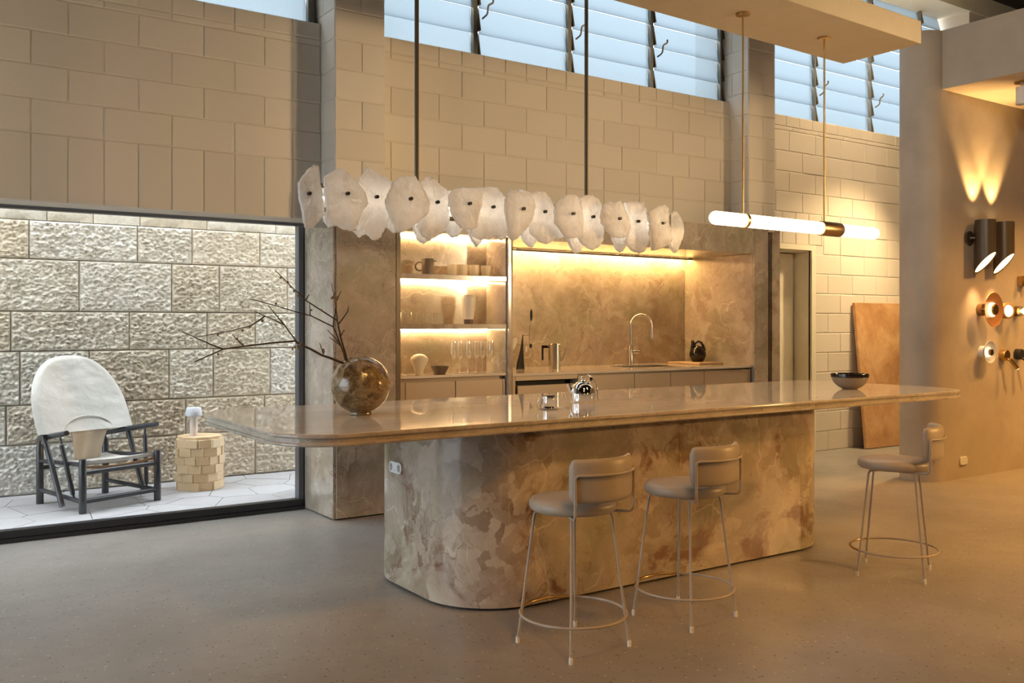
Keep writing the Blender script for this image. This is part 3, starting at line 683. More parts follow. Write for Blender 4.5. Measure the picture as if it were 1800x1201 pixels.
# tap
tp = thing('kitchen_tap', 'brushed steel swan-neck tap standing behind the sink', 'tap', (5.80, 6.59, .948), R(-20))
M().lathe([(.0,0),(.030,0),(.030,.006),(.024,.010),(.024,.175),(.021,.18),(0,.18)], 24).build('body', STEEL, tp, 40)
nk = [(0,0,.17),(0,0,.36)] + [(.105 - .105*math.cos(a), 0, .36 + .105*math.sin(a)) for a in [pi*i/16 for i in range(1, 17)]] + [(.21,0,.29)]
M().tube(nk, .0125, 14).build('spout', STEEL, tp, 60)
M().cyl((.21,0,.30), (.21,0,.245), .0155).build('nozzle', STEEL, tp, 40)
M().cyl((.02,-.0,.12), (.085,0,.12), .016).build('lever_hub', STEEL, tp, 40)
M().bbox(.072, .080, -.005, .005, .125, .20, .002, 1).build('lever', STEEL, tp)
# board and black jug
bd = M().bbox(6.30, 6.62, 6.20, 6.62, .948, .966, .005, 2).build('serving_board', BOARD); tag(bd, 'pale timber board lying under the black jug', 'board')
def ellip(cx, cz, rx, rz, n=20): return [(cx + rx*math.cos(2*pi*i/n), cz + rz*math.sin(2*pi*i/n)) for i in range(n)]
jg = thing('jug', 'glossy black jug with a ring handle on a timber board', 'jug', (6.50, 6.42, .966), R(-34))
M().lathe([(0,0),(.050,0),(.066,.022),(.078,.055),(.080,.075),(.072,.105),(.055,.132),(.034,.150),(.0,.156)], 32).build('body', GLOSSBLACK, jg, 60)
M().tube([(-.040,0,.115),(-.046,0,.15),(-.046,0,.185),(-.050,0,.203)], [.032,.020,.015,.019], 16).build('spout', GLOSSBLACK, jg, 60)
M().tube([(-.036,0,.14),(-.022,0,.178),(.004,0,.196),(.032,0,.186),(.052,0,.155),(.064,0,.108)], [.010,.010,.010,.011,.013,.016], 12).build('handle', GLOSSBLACK, jg, 60)
# percolator pot
pt = thing('coffee_pot', 'straight brushed steel coffee pot with black angular handle', 'coffee pot', (4.745, 6.36, .948), R(-34))
M().lathe([(0,0),(.053,0),(.053,.207),(.050,.210),(0,.210)], 40).build('body', STEEL, pt, 40)
M().lathe([(0,.2102),(.045,.2102),(.045,.2165),(0,.2165)], 32).build('lid', STEEL, pt, 40)
M().bbox(-.105, -.055, -.008, .008, .175, .198, .002, 1).bbox(-.110, -.093, -.008, .008, .072, .198, .002, 1).build('handle', GLOSSBLACK, pt)
M().tube([(.050,0,.05),(.070,0,.075),(.092,0,.13),(.110,0,.198)], [.013,.016,.010,.004], 12).build('spout', STEEL, pt, 50)
# mobile sculpture
sc_ = thing('table_mobile', 'small black standing mobile with leaf shapes by the coffee pot', 'sculpture', (4.475, 6.48, .948), R(-34))
M().loft([[(-.036,-.024,0),(-.010,-.024,0),(0,-.016,.0),(.010,-.024,0),(.036,-.024,0),(.030,.024,0),(-.030,.024,0)],
          [(-.030,-.020,.045),(-.008,-.020,.045),(0,-.018,.045),(.010,-.020,.045),(.032,-.020,.045),(.026,.020,.045),(-.026,.020,.045)],
          [(.0,-.008,.165),(.006,-.009,.165),(.012,-.009,.165),(.018,-.009,.165),(.027,-.008,.165),(.024,.008,.165),(.002,.008,.165)],
          [(.018,-.003,.287),(.019,-.003,.287),(.0205,-.003,.287),(.022,-.003,.287),(.024,-.003,.287),(.024,.003,.287),(.018,.003,.287)]]).build('stand', BLACKM, sc_)
M().tube([(.022,0,.283),(.077,0,.287)], .0016, 6).tube([(.077,0,.287),(.086,0,.40),(.088,0,.455)], .0014, 6).tube([(.077,0,.287),(.074,0,.20)], .0014, 6).tube([(.074,0,.20),(-.052,.01,.205)], .0014, 6).build('wire', BLACKM, sc_)
def leaf(name, cx, cz, w, h, tilt, mat, y=0):
    P = [(cx + w*math.cos(a)*math.cos(tilt) - h*math.sin(a)*math.sin(tilt), cz + w*math.cos(a)*math.sin(tilt) + h*math.sin(a)*math.cos(tilt)) for a in [2*pi*i/18 for i in range(18)]]
    M().loft([[(x, y-.0015, z) for x, z in P], [(x, y+.0015, z) for x, z in P]]).build(name, mat, sc_)
leaf('leaf_plate', .093, .455, .011, .050, .0, BLACKM); leaf('leaf_plate', .088, .195, .012, .020, -.1, BLACKM)
leaf('leaf_plate', .052, .170, .008, .032, .0, WHITEP); leaf('leaf_plate', -.060, .205, .026, .068, -.42, WHITEP, -.03)

# ------------------------------------------------------------------ things on the shelves
mg = thing('jug', 'taupe stoneware jug with a ring handle on the top shelf', 'jug', (3.335, 6.02, 1.685), R(-34))
M().lathe([(0,0),(.040,0),(.040,.008),(.046,.010),(.046,.118),(.0435,.121),(.041,.118),(.041,.02),(0,.02)], 36).build('body', MUGCER, mg, 40)
M().tube([(-.062 + .030*math.cos(a), 0, .064 + .032*math.sin(a)) for a in [2*pi*i/24 for i in range(24)]], .0055, 10, closed=True).build('handle', MUGCER, mg, 60)
M().cyl((.044,0,.103), (.062,0,.106), .0055).build('spout', MUGCER, mg, 60)
def frosted(x, y, label):
    o = M().lathe([(0,0),(.030,0),(.035,.012),(.0385,.045),(.0395,.088),(.0375,.088),(.0365,.045),(.033,.015),(0,.006)], 28).build('frosted_cup', FROST, None, 50, (x, y, 1.685))
    tag(o, label, 'cup', 'frosted cups on the top shelf')
for x, l in ((3.548, 'frosted cup nearest the taupe jug on the top shelf'), (3.640, 'second frosted cup from the taupe jug, top shelf'),
             (3.738, 'third frosted cup from the taupe jug, top shelf'), (3.846, 'frosted cup farthest from the taupe jug, top shelf')): frosted(x, 6.03, l)
def tumbler(x, y, label):
    seg = 40; rings = []
    for r_, z in ((.0, 0), (.036, 0), (.0385, .006), (.040, .083), (.0375, .083), (.036, .012), (0, .010)):
        rings.append([((r_ + (.0008 if j % 2 else -.0008)*(r_ > .03))*math.cos(2*pi*j/seg), (r_ + (.0008 if j % 2 else -.0008)*(r_ > .03))*math.sin(2*pi*j/seg), z) for j in range(seg)])
    o = M().loft(rings).build('ribbed_tumbler', GLASSW, None, 0, (x, y, 1.326)); tag(o, label, 'glass', 'ribbed tumblers on the middle shelf')
for x, y, l in ((3.150, 6.03, 'ribbed glass tumbler at the bronze-trim end of the middle shelf'), (3.236, 6.03, 'second ribbed glass tumbler from the bronze trim'),
                (3.328, 6.03, 'third ribbed glass tumbler from the bronze trim'), (3.425, 6.03, 'ribbed glass tumbler nearest the two-tone vase')): tumbler(x, y, l)
tv = thing('two_tone_vase', 'white shouldered vase with a bare brown foot, middle shelf', 'vase', (3.69, 6.03, 1.326))
M().lathe([(.0375,.036),(.044,.08),(.053,.15),(.055,.19),(.052,.212),(.045,.222),(.025,.2245),(0,.225)], 36).build('glazed_body', WHITECER, tv, 50)
M().lathe([(0,0),(.034,0),(.0355,.010),(.0375,.036),(0,.036)], 36).build('bare_foot', BROWNCER, tv, 50)
lv = M().lathe([(0,0),(.026,0),(.030,.02),(.046,.06),(.0605,.09),(.0655,.108),(.062,.124),(.042,.142),(.020,.151),(.0,.152)], 36).build('pale_vase', WHITECER, None, 60, (3.262, 6.02, .957))
tag(lv, 'pale turnip-shaped vase on the lower worktop by the brown bowl', 'vase')
seg = 36
lb = M().loft([[(r_*(1+s_*math.cos(8*2*pi*j/seg))*math.cos(2*pi*j/seg), r_*(1+s_*math.cos(8*2*pi*j/seg))*math.sin(2*pi*j/seg), z + s_*.06*math.cos(8*2*pi*j/seg)) for j in range(seg)]
      for r_, z, s_ in ((.0,0,0),(.042,0,0),(.044,.008,.0),(.060,.035,.01),(.072,.062,.03),(.068,.062,.03),(.056,.035,.01),(.038,.010,0),(0,.008,0))]).build('lobed_bowl', BROWNCER, None, 60, (3.435, 6.02, .957))
tag(lb, 'small dark brown lobed bowl beside the champagne flutes', 'bowl')
wd = M().lathe([(0,0),(.022,0),(.036,.02),(.046,.05),(.044,.078),(.030,.092),(0,.095)], 28).build('white_pot', WHITECER, None, 60, (3.088, 6.08, .957))
tag(wd, 'small white pot half hidden by the bronze trim', 'pot')
FLP = [(0,0),(.031,0),(.031,.002),(.010,.005),(.0045,.012),(.004,.095),(.006,.103),(.022,.122),(.0265,.140),(.0275,.18),(.0235,.242),(.0225,.242),(.0262,.18),(.025,.141),(.020,.124),(.0,.108)]
fm = M().lathe(FLP, 24).mesh('flute'); fm.materials.append(GLASSW); smooth_mesh(fm, 60)
for i, (x, y) in enumerate(((3.55,6.02),(3.606,6.02),(3.668,6.00),(3.700,6.06),(3.752,6.02),(3.806,6.02),(3.862,5.985),(3.904,6.06))):
    o = D.objects.new('champagne_flute', fm); COL.objects.link(o); o.location = (x, y, .957)
    tag(o, ['champagne flute nearest the brown lobed bowl','second champagne flute from the brown lobed bowl','front champagne flute of the overlapping pair','rear champagne flute of the overlapping pair',
            'champagne flute just past the overlapping pair','second champagne flute past the overlapping pair','champagne flute in front of the lit niche side','champagne flute deepest in the niche corner'][i], 'glass', 'champagne flutes on the lower worktop')

# ================================================================== ISLAND
isl = thing('kitchen_island', 'long marble island bench with rounded corners and overhanging top', 'kitchen island')
bx0, bx1, by0, by1, br = 2.16, 4.80, 3.56, 4.64, .36
def oline(x0, x1, y0, y1, r_, off, n=14): return rrect(x0+off, x1-off, y0+off, y1-off, r_-off, n)
# base panels: a 20 mm marble skin, split at the joints
full = oline(bx0, bx1, by0, by1, br, 0, 14); inn = oline(bx0, bx1, by0, by1, br, .02, 14)
n = 15
def panel(po, pi_):
    m = M(); q = [p for p in po] + [p for p in reversed(pi_)]
    m.prism(q, .014, .8375); return m.build('marble_panel', MARBLE_ISLAND, isl, 25)
def sub(idx): return [full[i % 60] for i in idx], [inn[i % 60] for i in idx]
gap = .0008
for c_ in range(4): panel(*sub(range(c_*n, c_*n + n)))
def straight(p, q, pi0, qi0, cuts=()):
    ts = [0] + list(cuts) + [1]
    for a, b in zip(ts, ts[1:]):
        L_ = math.hypot(q[0]-p[0], q[1]-p[1]); e0, e1 = a + gap/L_, b - gap/L_
        f = lambda u, v, t: (u[0]+(v[0]-u[0])*t, u[1]+(v[1]-u[1])*t)
        panel([f(p,q,e0), f(p,q,e1)], [f(pi0,qi0,e0), f(pi0,qi0,e1)])
straight(full[14], full[15], inn[14], inn[15], (.5,)); straight(full[29], full[30], inn[29], inn[30])
straight(full[44], full[45], inn[44], inn[45], ((3.47-2.52)/(4.44-2.52),)); straight(full[59], full[0], inn[59], inn[0])
M().prism(oline(bx0, bx1, by0, by1, br, .035), 0, .8375).build('plinth', DARKGAP, isl, 25)
tx0, tx1, ty0, ty1, tr = 1.30, 6.06, 3.42, 4.78, .26
tm = M(); prof = [(.012, .8380), (.003, .8395), (0, .8445), (.0008, .850), (.005, .853), (.010, .8535), (.010, .8705), (.006, .8715), (.0012, .8745), (0, .879), (.001, .884), (.005, .8885), (.010, .890)]
tm.loft([[(x, y, z) for x, y in oline(tx0, tx1, ty0, ty1, tr, o_, 16)] for o_, z in prof])
wo_ = tm.build('worktop', MARBLE_TOP, isl, 30); wo_.data.materials.append(MARBLE_EDGE)
for p_ in wo_.data.polygons: p_.material_index = 0 if p_.normal.z > .9 else 1
sb = []
# narrow marble facing strips in the recessed edge band
P_ = oline(tx0, tx1, ty0, ty1, tr, .009, 16); Q_ = oline(tx0, tx1, ty0, ty1, tr, .012, 16)
dist = [0]
for i in range(len(P_)): a, b = P_[i], P_[(i+1) % len(P_)]; dist.append(dist[-1] + math.hypot(b[0]-a[0], b[1]-a[1]))
def at(path, s_):
    s_ %= dist[-1]
    for i in range(len(path)):
        if dist[i] <= s_ <= dist[i+1]:
            t = (s_-dist[i])/max(1e-9, dist[i+1]-dist[i]); a, b = path[i], path[(i+1) % len(path)]; return (a[0]+(b[0]-a[0])*t, a[1]+(b[1]-a[1])*t)
    return path[0]
s_ = 0.0
while s_ < dist[-1] - .05:
    L_ = random.uniform(.12, .34); e_ = min(s_ + L_, dist[-1])
    k = max(2, int((e_-s_)/.03)); o1 = [at(P_, s_ + .0006 + (e_-s_-.0012)*i/k) for i in range(k+1)]; o2 = [at(Q_, s_ + .0006 + (e_-s_-.0012)*i/k) for i in range(k+1)]
    M().prism(o1 + o2[::-1], .8537, .8703).build('edge_strip', MARBLE_EDGE, isl); s_ = e_

def rocksock(name, label, w, h, holes):
    t = thing(name, label, 'power outlet')
    return t
so = thing('power_socket', 'white double power socket set in the island end panel', 'power outlet', (2.16, 4.225, .602), -pi/2)
pl = [(x, z) for x, z in rrect(-.068, .068, -.029, .029, .027, 8)]
M().loft([[(x, -.0005, z) for x, z in pl], [(x, -.008, z) for x, z in pl], [(x*.96, -.010, z*.93) for x, z in pl]]).build('face_plate', WHITEP, so, 30)
for cx in (-.042, .042):
    d_ = ellip(cx, .0, .0165, .0205); f_ = M().loft([[(x, -.0101, z) for x, z in d_], [(x, -.0108, z) for x, z in d_]]).build('outlet_face', GREYP, so)
    for dx, dz, tl in ((-.006, .007, -.5), (.006, .007, .5), (0, -.008, 0)):
        m = M().box(-.0013, .0013, -.0114, -.0109, -.0045, .0045); c_, s2 = math.cos(tl), math.sin(tl)
        m.xf(lambda v: (cx + dx + v.x*c_ - v.z*s2, v.y, dz + v.x*s2 + v.z*c_)); m.build('slot', BLACKM, f_)
for cx in (-.009, .009): M().lathe([(0,0),(.003,0),(.003,.001),(0,.001)], 10).xf(lambda v: (v.x + cx, -.0101 - v.z, v.y - .014)).build('switch', GREYP, so)

# vase with three twigs
va = thing('round_vase', 'large round brown glazed vase on the island', 'vase', (1.913, 4.116, .89))
pr = []
r0 = .142
for i in range(0, 33):
    a = -pi/2 + pi*i/32; rr, zz = r0*math.cos(a), .142 + r0*math.sin(a)*.985
    if zz < .012: continue
    pr.append((rr, zz))
top = [(x, z) for x, z in pr if x > .024 or z < .14]
vm = M(); vm.lathe([(0, .0), (.052, .0), (.055, .004), (.052, .012)] + top + [(.022, .276), (.020, .268), (.019, .25), (.0, .25)], 56)
tilt = R(-17)
vm.xf(lambda v: Vector((v.x*math.cos(tilt) + (v.z-.142)*math.sin(tilt)*min(1, max(0, (v.z-.02)/.05)), v.y, .142 + (v.z-.142)*(math.cos(tilt) if v.z > .06 else 1) - v.x*math.sin(tilt)*min(1, max(0, (v.z-.02)/.05)))))
vm.build('body', VASE, va, 60)
M().tube([(.1425*math.cos(a), .1425*math.sin(a), .139) for a in [2*pi*i/48 for i in range(48)]], .0016, 6, closed=True).build('seam_ridge', VASE, va, 60)
TL = ('long horizontal dry twig reaching out of the round vase', 'middle dry twig forking up out of the round vase', 'tallest dry twig rising steeply from the round vase')
for ti, (lines, ber) in enumerate(TWIGS):
    t = thing('dry_twig', TL[ti], 'twig', (1.913, 4.116, .89), 0, 'dry twigs in the round vase')
    def yo(x): return (-.04 + .18*ti)*max(0, -x - .05)*.6
    for li, ln in enumerate(lines):
        big = li == 0; r0_ = (.0062, .0042, .0045)[ti] if big else .0028
        pts_ = [(x, yo(x), z) for x, z in ln]
        if big: pts_ = [(-.040 + .004*ti, .0, .240)] + pts_
        sm = []
        for a, b in zip(pts_, pts_[1:]):
            for k in range(4):
                u = k/4; sm.append((a[0]+(b[0]-a[0])*u + random.uniform(-.0012,.0012), a[1]+(b[1]-a[1])*u, a[2]+(b[2]-a[2])*u + random.uniform(-.0012,.0012)))
        sm.append(pts_[-1]); nn = len(sm)
        M().tube(sm, [r0_*(1 - .72*i/(nn-1)) + .0007 for i in range(nn)], 7).build('stem' if big else 'side_shoot', BARK, t, 60)
    for x, z in ber:
        r_ = random.uniform(.0052, .0072)
        M().lathe([(0,-r_),(r_*.75,-r_*.6),(r_,0),(r_*.7,r_*.65),(0,r_)], 9).build('seed_pod', BERRY, t, 60, (x, yo(x) - .004, z))

# kettle, cup, spoon, bowl
kt = thing('kettle', 'polished steel domed kettle with whistle spout on the island', 'kettle', (3.225, 4.06, .89), R(-34))
M().lathe([(0,0),(.069,0),(.070,.003),(.070,.052),(.0685,.0535),(.068,.055),(.064,.075),(.052,.098),(.034,.112),(.022,.116),(0,.117)], 48).build('body', CHROME, kt, 35)
M().lathe([(0,.116),(.024,.1155),(.022,.121),(.006,.123),(.006,.129),(.011,.133),(.012,.138),(.009,.143),(0,.145)], 24).build('lid', CHROME, kt, 40)
M().tube([(-.055,0,.05),(-.068,0,.072),(-.078,0,.105)], [.015,.012,.0135], 16).build('spout', CHROME, kt, 50)
M().tube(bend([(.030,0,.150),(.050,0,.138),(.068,0,.108),(.079,0,.070),(.081,0,.016)], .03), .004, 10).tube([(.020,0,.105),(.034,0,.120),(.046,0,.136)], .004, 8).build('handle', CHROME, kt, 60)
M().bbox(.036, .050, -.009, .009, .120, .138, .002, 1).build('handle_block', GLOSSBLACK, kt)
M().lathe([(0,-.006),(.005,-.004),(.0065,0),(.005,.004),(0,.006)], 14, (.029, 0, .152)).build('handle_knob', CHROME, kt, 60)
ecx, ecy = 2.84, 3.854
ec = thing('espresso_cup', 'polished steel cup standing on a saucer before the kettle', 'cup', (ecx, ecy, .8965), R(-34))
M().lathe([(0,0),(.033,0),(.034,.002),(.034,.062),(.0325,.062),(.0325,.004),(0,.004)], 40).build('body', CHROME, ec, 40)
M().tube([(-.034 - .022*math.sin(a), 0, .032 + .021*math.cos(a)) for a in [pi*i/14 for i in range(15)]], .0035, 10).build('handle', CHROME, ec, 60)
sa = M().lathe([(0,0),(.034,0),(.052,.004),(.053,.0055),(.050,.0055),(.035,.0032),(.0,.0032)], 40).build('saucer', CHROME, None, 40, (ecx, ecy, .8905)); sa.location.z = .890
tag(sa, 'round polished steel saucer under the cup', 'saucer'); ec.location.z = .8935
sp = thing('teaspoon', 'small steel teaspoon lying beside the saucer', 'spoon', (2.925, 3.85, .890), R(-34))
M().loft([[(.018*math.cos(a) + .028, .011*math.sin(a), z) for a in [2*pi*i/18 for i in range(18)]] for z in (.0015, .0045)]).build('bowl', CHROME, sp)
M().tube([(.010,0,.004),(-.022,0,.0035)], [.0022,.0016], 8).build('handle', CHROME, sp)
bw = thing('serving_bowl', 'wide taupe bowl with a glossy black rim on the island', 'bowl', (5.393, 3.919, .89))
M().lathe([(0,0),(.046,0),(.050,.004),(.078,.018),(.104,.043),(.117,.070),(.1195,.080),(.1185,.080),(.114,.066),(.100,.042),(.074,.020),(.0,.010)], 48).build('body', MUGCER, bw, 50)
M().lathe([(.1165,.0795),(.1215,.0795),(.1235,.098),(.1225,.104),(.1185,.104),(.1165,.098)], 48, cap=False).build('rim_band', GLOSSBLACK, bw, 50, label='glossy black rim band')
M().lathe([(.0,.0145),(.070,.0245),(.098,.047),(.1125,.072),(.1170,.1005)], 48, cap=False).build('inner_glaze', GLOSSBLACK, bw, 60, label='black glazed inside')

# ================================================================== BAR STOOLS
def make_stool(label, x, y, rot):
    t = thing('bar_stool', label, 'stool', (x, y, 0), rot, 'putty coloured bar stools at the island')
    M().lathe([(0,.557),(.150,.557),(.170,.560),(.180,.569),(.183,.582),(.181,.596),(.172,.606),(.155,.6105),(.10,.6125),(0,.613)], 48).build('seat', UPH, t, 60)
    R0 = .236; hw = R(47)
    # curved pad
    def pp(th, z, rad): return (rad*math.sin(th), -rad*math.cos(th), z)
    rows = []; th_n = 30; z0, z1 = .622, .796; zc, hh = (z0+z1)/2, (z1-z0)/2
    for i in range(th_n + 1):
        u = -1 + 2*i/th_n; th = u*hw; cr = .030                        # rounded pad corners
        e_ = max(0, abs(u)*hw*R0 - (hw*R0 - cr)); hz = hh - (cr - math.sqrt(max(0, cr*cr - e_*e_)))
        tk = .016*math.sqrt(max(.02, 1 - (e_/cr)**3.0)) if e_ > 0 else .016
        ring = []
        for j in range(20):
            a = 2*pi*j/20; ca, sa_ = math.cos(a), math.sin(a)
            sq = lambda v, p: math.copysign(abs(v)**p, v)
            ring.append(pp(th, zc + hz*sq(sa_, .35), R0 - .010 + tk*sq(ca, .8)))
        rows.append(ring)
    M().loft(rows).build('backrest', UPH, t, 70)
    fr_ = R0 + .013; tw = R(41)
    arc_ = [pp(-tw + 2*tw*i/24, .735, fr_) for i in range(25)]
    L0 = [(-.075, -.055, .552), (-.105, -.105, .552), pp(-tw, .566, fr_), ]
    pth = [Vector((-.07, -.03, .551)), Vector(pp(-tw, .560, fr_)), Vector(pp(-tw, .735, fr_))]
    lft = bend([pth[0], pth[1], pth[2], Vector(arc_[3])], .028, 6); rgt = [Vector((-v.x, v.y, v.z)) for v in reversed(lft)]
    M().tube(lft + [Vector(p) for p in arc_[4:21]] + rgt, .0058, 10).build('back_frame', STOOLM, t, 60)
    for sx in (-1, 1):
        for z in (.66, .705):
            v = pp(sx*tw, z, fr_); M().lathe([(0,-.001),(.0035,-.001),(.0035,.0015),(0,.0015)], 8, ).xf(lambda q: (v[0] + q.x*.7 + sx*.0, v[1] - .0055 - q.z, v[2] + q.y)).build('screw', GREYP, t)
    for sx in (-1, 1):
        for sy in (-1, 1):
            pts_ = bend([(sx*.02, sy*.02, .551), (sx*.112, sy*.112, .551), (sx*.163, sy*.163, .0)], .022, 6)
            lg = M().tube(pts_, .0058, 10).build('leg', STOOLM, t, 60)
            M().lathe([(0,0),(.0085,0),(.0085,.022),(.0068,.026),(0,.026)], 14, (sx*.1628, sy*.1628, 0)).build('foot_cap', CAPW, lg, 40)
    zr = .135; rr = .151*math.sqrt(2) + .006
    ring = lambda a0, a1, n_: [(rr*math.cos(R(a0 + (a1-a0)*i/n_)), rr*math.sin(R(a0 + (a1-a0)*i/n_)), zr) for i in range(n_ + 1)]
    M().tube(ring(135, 405, 54), .0056, 10).build('foot_ring', STOOLM, t, 60)
    M().tube(ring(45, 135, 20), .0060, 10).build('foot_rest', BRASS, t, 60, label='brass footrest section of the ring')
    return t
make_stool('putty leather bar stool closest to the camera, before the island corner', 2.375, 3.055, R(5))
make_stool('putty leather bar stool facing the middle of the island front', 3.025, 3.07, R(8))
make_stool('putty leather bar stool turned sideways, standing clear of the island', 4.475, 2.98, R(28))

# ================================================================== ROCK CRYSTAL PENDANT
cp = thing('crystal_pendant', 'long pendant of overlapping white rock crystal slabs above the island', 'pendant light', (0, 0, 0))
M().box(1.62, 3.90, 4.070, 4.082, 1.955, 1.975).box(1.62, 3.90, 4.070, 4.082, 1.845, 1.865).box(1.62, 1.63, 4.07, 4.082, 1.865, 1.955).box(3.89, 3.90, 4.07, 4.082, 1.865, 1.955).build('frame', BRONZE, cp)
for x in (2.195, 3.262): M().cyl((x, 4.076, 1.975), (x, 4.076, 3.195), .011, 14).build('rod', BRONZE, cp, 40)
def slab(cx, cy, cz, pts_, tilt, pin=True):
    n_ = len(pts_); out = []
    for i in range(n_):                                               # break the outline up a little, as chipped stone
        a, b = pts_[i], pts_[(i+1) % n_]
        for k in range(4):
            u = k/4; f_ = .0032 if k else .001
            out.append((a[0]+(b[0]-a[0])*u + random.uniform(-f_, f_), a[1]+(b[1]-a[1])*u + random.uniform(-f_, f_)))
    mx = sum(p[0] for p in out)/len(out); mz = sum(p[1] for p in out)/len(out); s0 = random.uniform(0, 40)
    rings = []
    def ring(sc_, y):
        return [(mx + (x-mx)*sc_, y + .004*noise.noise((x*30+s0, z*30, y*50)), mz + (z-mz)*sc_) for x, z in out]
    m = M(); m.loft([ring(.30, -.019), ring(.62, -.017), ring(.86, -.014), ring(.955, -.010), ring(1.0, -.002), ring(.985, .006), ring(.93, .012), ring(.6, .015)])
    c_, s2 = math.cos(tilt), math.sin(tilt); m.xf(lambda v: (v.x*c_ - v.y*s2, v.x*s2 + v.y*c_, v.z))
    o = m.build('crystal_slab', CRYSTAL, cp, 35, (cx, cy, cz))
    if pin:
        M().cyl((0, -.036, 0), (0, .0, 0), .0085, 12).cyl((0, 0, 0), (0, 4.07 - cy, 0), .004, 8).build('pin', BLACKM, o, 40)
    return o
for i, (c_, pts_) in enumerate(SLICES): slab(*c_, pts_, R(random.uniform(-5, 5)) if i else R(3))
for i, (x, rb) in enumerate(BACKROW):
    rt = rb*random.uniform(.62, .74); w_ = random.uniform(.085, .105); pts_ = []
    for k in range(13):
        a = 2*pi*k/13 + random.uniform(-.12, .12); q = random.uniform(.86, 1.0)
        ez = math.sin(a); pts_.append((w_*math.cos(a)*q*(1 - .25*abs(ez)), (rt if ez > 0 else rb)*ez*(q if ez > 0 else random.uniform(.93, 1.0))))
    slab(x, 4.135 + .03*(i % 2), 1.91, pts_, R(180 + random.uniform(-8, 8)), False)
M().box(1.70, 3.85, 4.068, 4.084, 1.906, 1.914).build('led_bar', emit('crystal_led', (1.0, .90, .76), 18), cp)

# ================================================================== SUSPENDED RAFT AND TUBE PENDANT
ra = thing('ceiling_raft', 'long flat plaster raft hung from the ceiling above the island', 'ceiling raft', (5.76, 3.936, 0), R(2.1))
M().bbox(-4.7, 0, -.298, .298, 3.20, 3.352, .003, 1).build('slab', RAFT, ra)
for x in (-4.4, -2.2):
    for y in (-.2, .2): M().cyl((x, y, 3.35), (x, y, 5.2), .006, 10).build('hanger_rod', GALV, ra)
tb = thing('tube_pendant', 'horizontal glowing glass tube light on two brass rods', 'pendant light', (5.121, 3.916, 0), R(2.1))
for x in (-.806, 0):
    M().lathe([(0,3.199),(.042,3.199),(.042,3.190),(.040,3.188),(0,3.188)], 28, (x, 0, 0)).build('canopy_disc', BRASS, tb, 40)
    M().cyl((x, 0, 3.189), (x, 0, 1.98), .0065, 12).build('rod', BRASS, tb, 40)
def capsule(x0, x1, r_, c0, c1):
    prof = []
    if c0: prof += [(r_*math.sin(pi/2*i/8), x0 + r_ - r_*math.cos(pi/2*i/8)) for i in range(9)]
    else: prof += [(0, x0), (r_, x0)]
    if c1: prof += [(r_*math.cos(pi/2*i/8), x1 - r_ + r_*math.sin(pi/2*i/8)) for i in range(9)]
    else: prof += [(r_, x1), (0, x1)]
    return M().lathe(prof, 28).xf(lambda v: (v.z, v.x, 1.95 + v.y))
capsule(-1.087, -.776, .040, 1, 0).build('glass_tube', TUBE_L, tb, 50); capsule(-.776, -.040, .040, 0, 0).build('glass_tube', TUBE_L, tb, 50); capsule(.16, .594, .040, 0, 1).build('glass_tube', TUBE_L, tb, 50)
M().lathe([(.0405,-.012),(.046,-.012),(.046,.012),(.0405,.012),(.0405,-.012)], 28, cap=False).xf(lambda v: (v.z - .792, v.x, 1.95 + v.y)).build('collar', BRASS, tb, 40)
M().lathe([(0,-.048),(.046,-.048),(.0475,-.044),(.0475,.158),(.046,.162),(0,.162)], 28).xf(lambda v: (v.z, v.x, 1.95 + v.y)).build('collar', DBRASS, tb, 40)

# ================================================================== LAMPS ON THE PLASTER WALL
def ywall(m): return m
wl = thing('wall_lamp', 'pair of dark bronze cut-off cylinder wall lamps lit at both ends', 'wall lamp', (0, 4.48, 0))
for cx, zt in ((7.868, 2.222), (8.166, 2.222)):
    zb0, zb1 = zt - .445, zt - .275; r_ = .083; seg = 40; yc = -.115
    def cut(x, y): return (zb0 + zb1)/2 - .01 - 1.06*y + .10*x
    rings = []
    cs = [(r_*math.cos(2*pi*j/seg), r_*math.sin(2*pi*j/seg)) for j in range(seg)]
    rings.append([(cx + x*.96, yc + y*.96, cut(x, y) + .004) for x, y in cs]); rings.append([(cx + x, yc + y, cut(x, y)) for x, y in cs])
    rings.append([(cx + x, yc + y, zt) for x, y in cs]); rings.append([(cx + x*.96, yc + y*.96, zt) for x, y in cs]); rings.append([(cx + x*.95, yc + y*.95, zb1 + .06) for x, y in cs])
    rings.append(rings[0])
    M().loft(rings, True, False).build('cylinder_shade', BRONZE, wl, 40)
    M().loft([[(cx + x*.955, yc + y*.955, cut(x, y) + .012) for x, y in cs], [(cx + x*.955, yc + y*.955, cut(x, y) + .022) for x, y in cs]]).build('diffuser', LAMPGLOW, wl, 40, label='glowing slanted diffuser')
    M().lathe([(0,0),(.045,0),(.045,.02),(0,.02)], 20, (cx, yc, zt - .09)).build('lamp_disc', SPOTGLOW, wl)
    M().cyl((cx, -.04, zt - .16), (cx, 0, zt - .16), .012, 12).build('arm', BRONZE, wl)
M().lathe([(0,0),(.060,0),(.060,.022),(0,.022)], 28).xf(lambda v: (7.80 + v.x, -v.z, 2.07 + v.y)).build('wall_plate', BRONZE, wl, 40)
M().tube([(7.80, -.015, 2.07), (7.83, -.06, 2.07)], .012, 10).build('arm', BRONZE, wl)
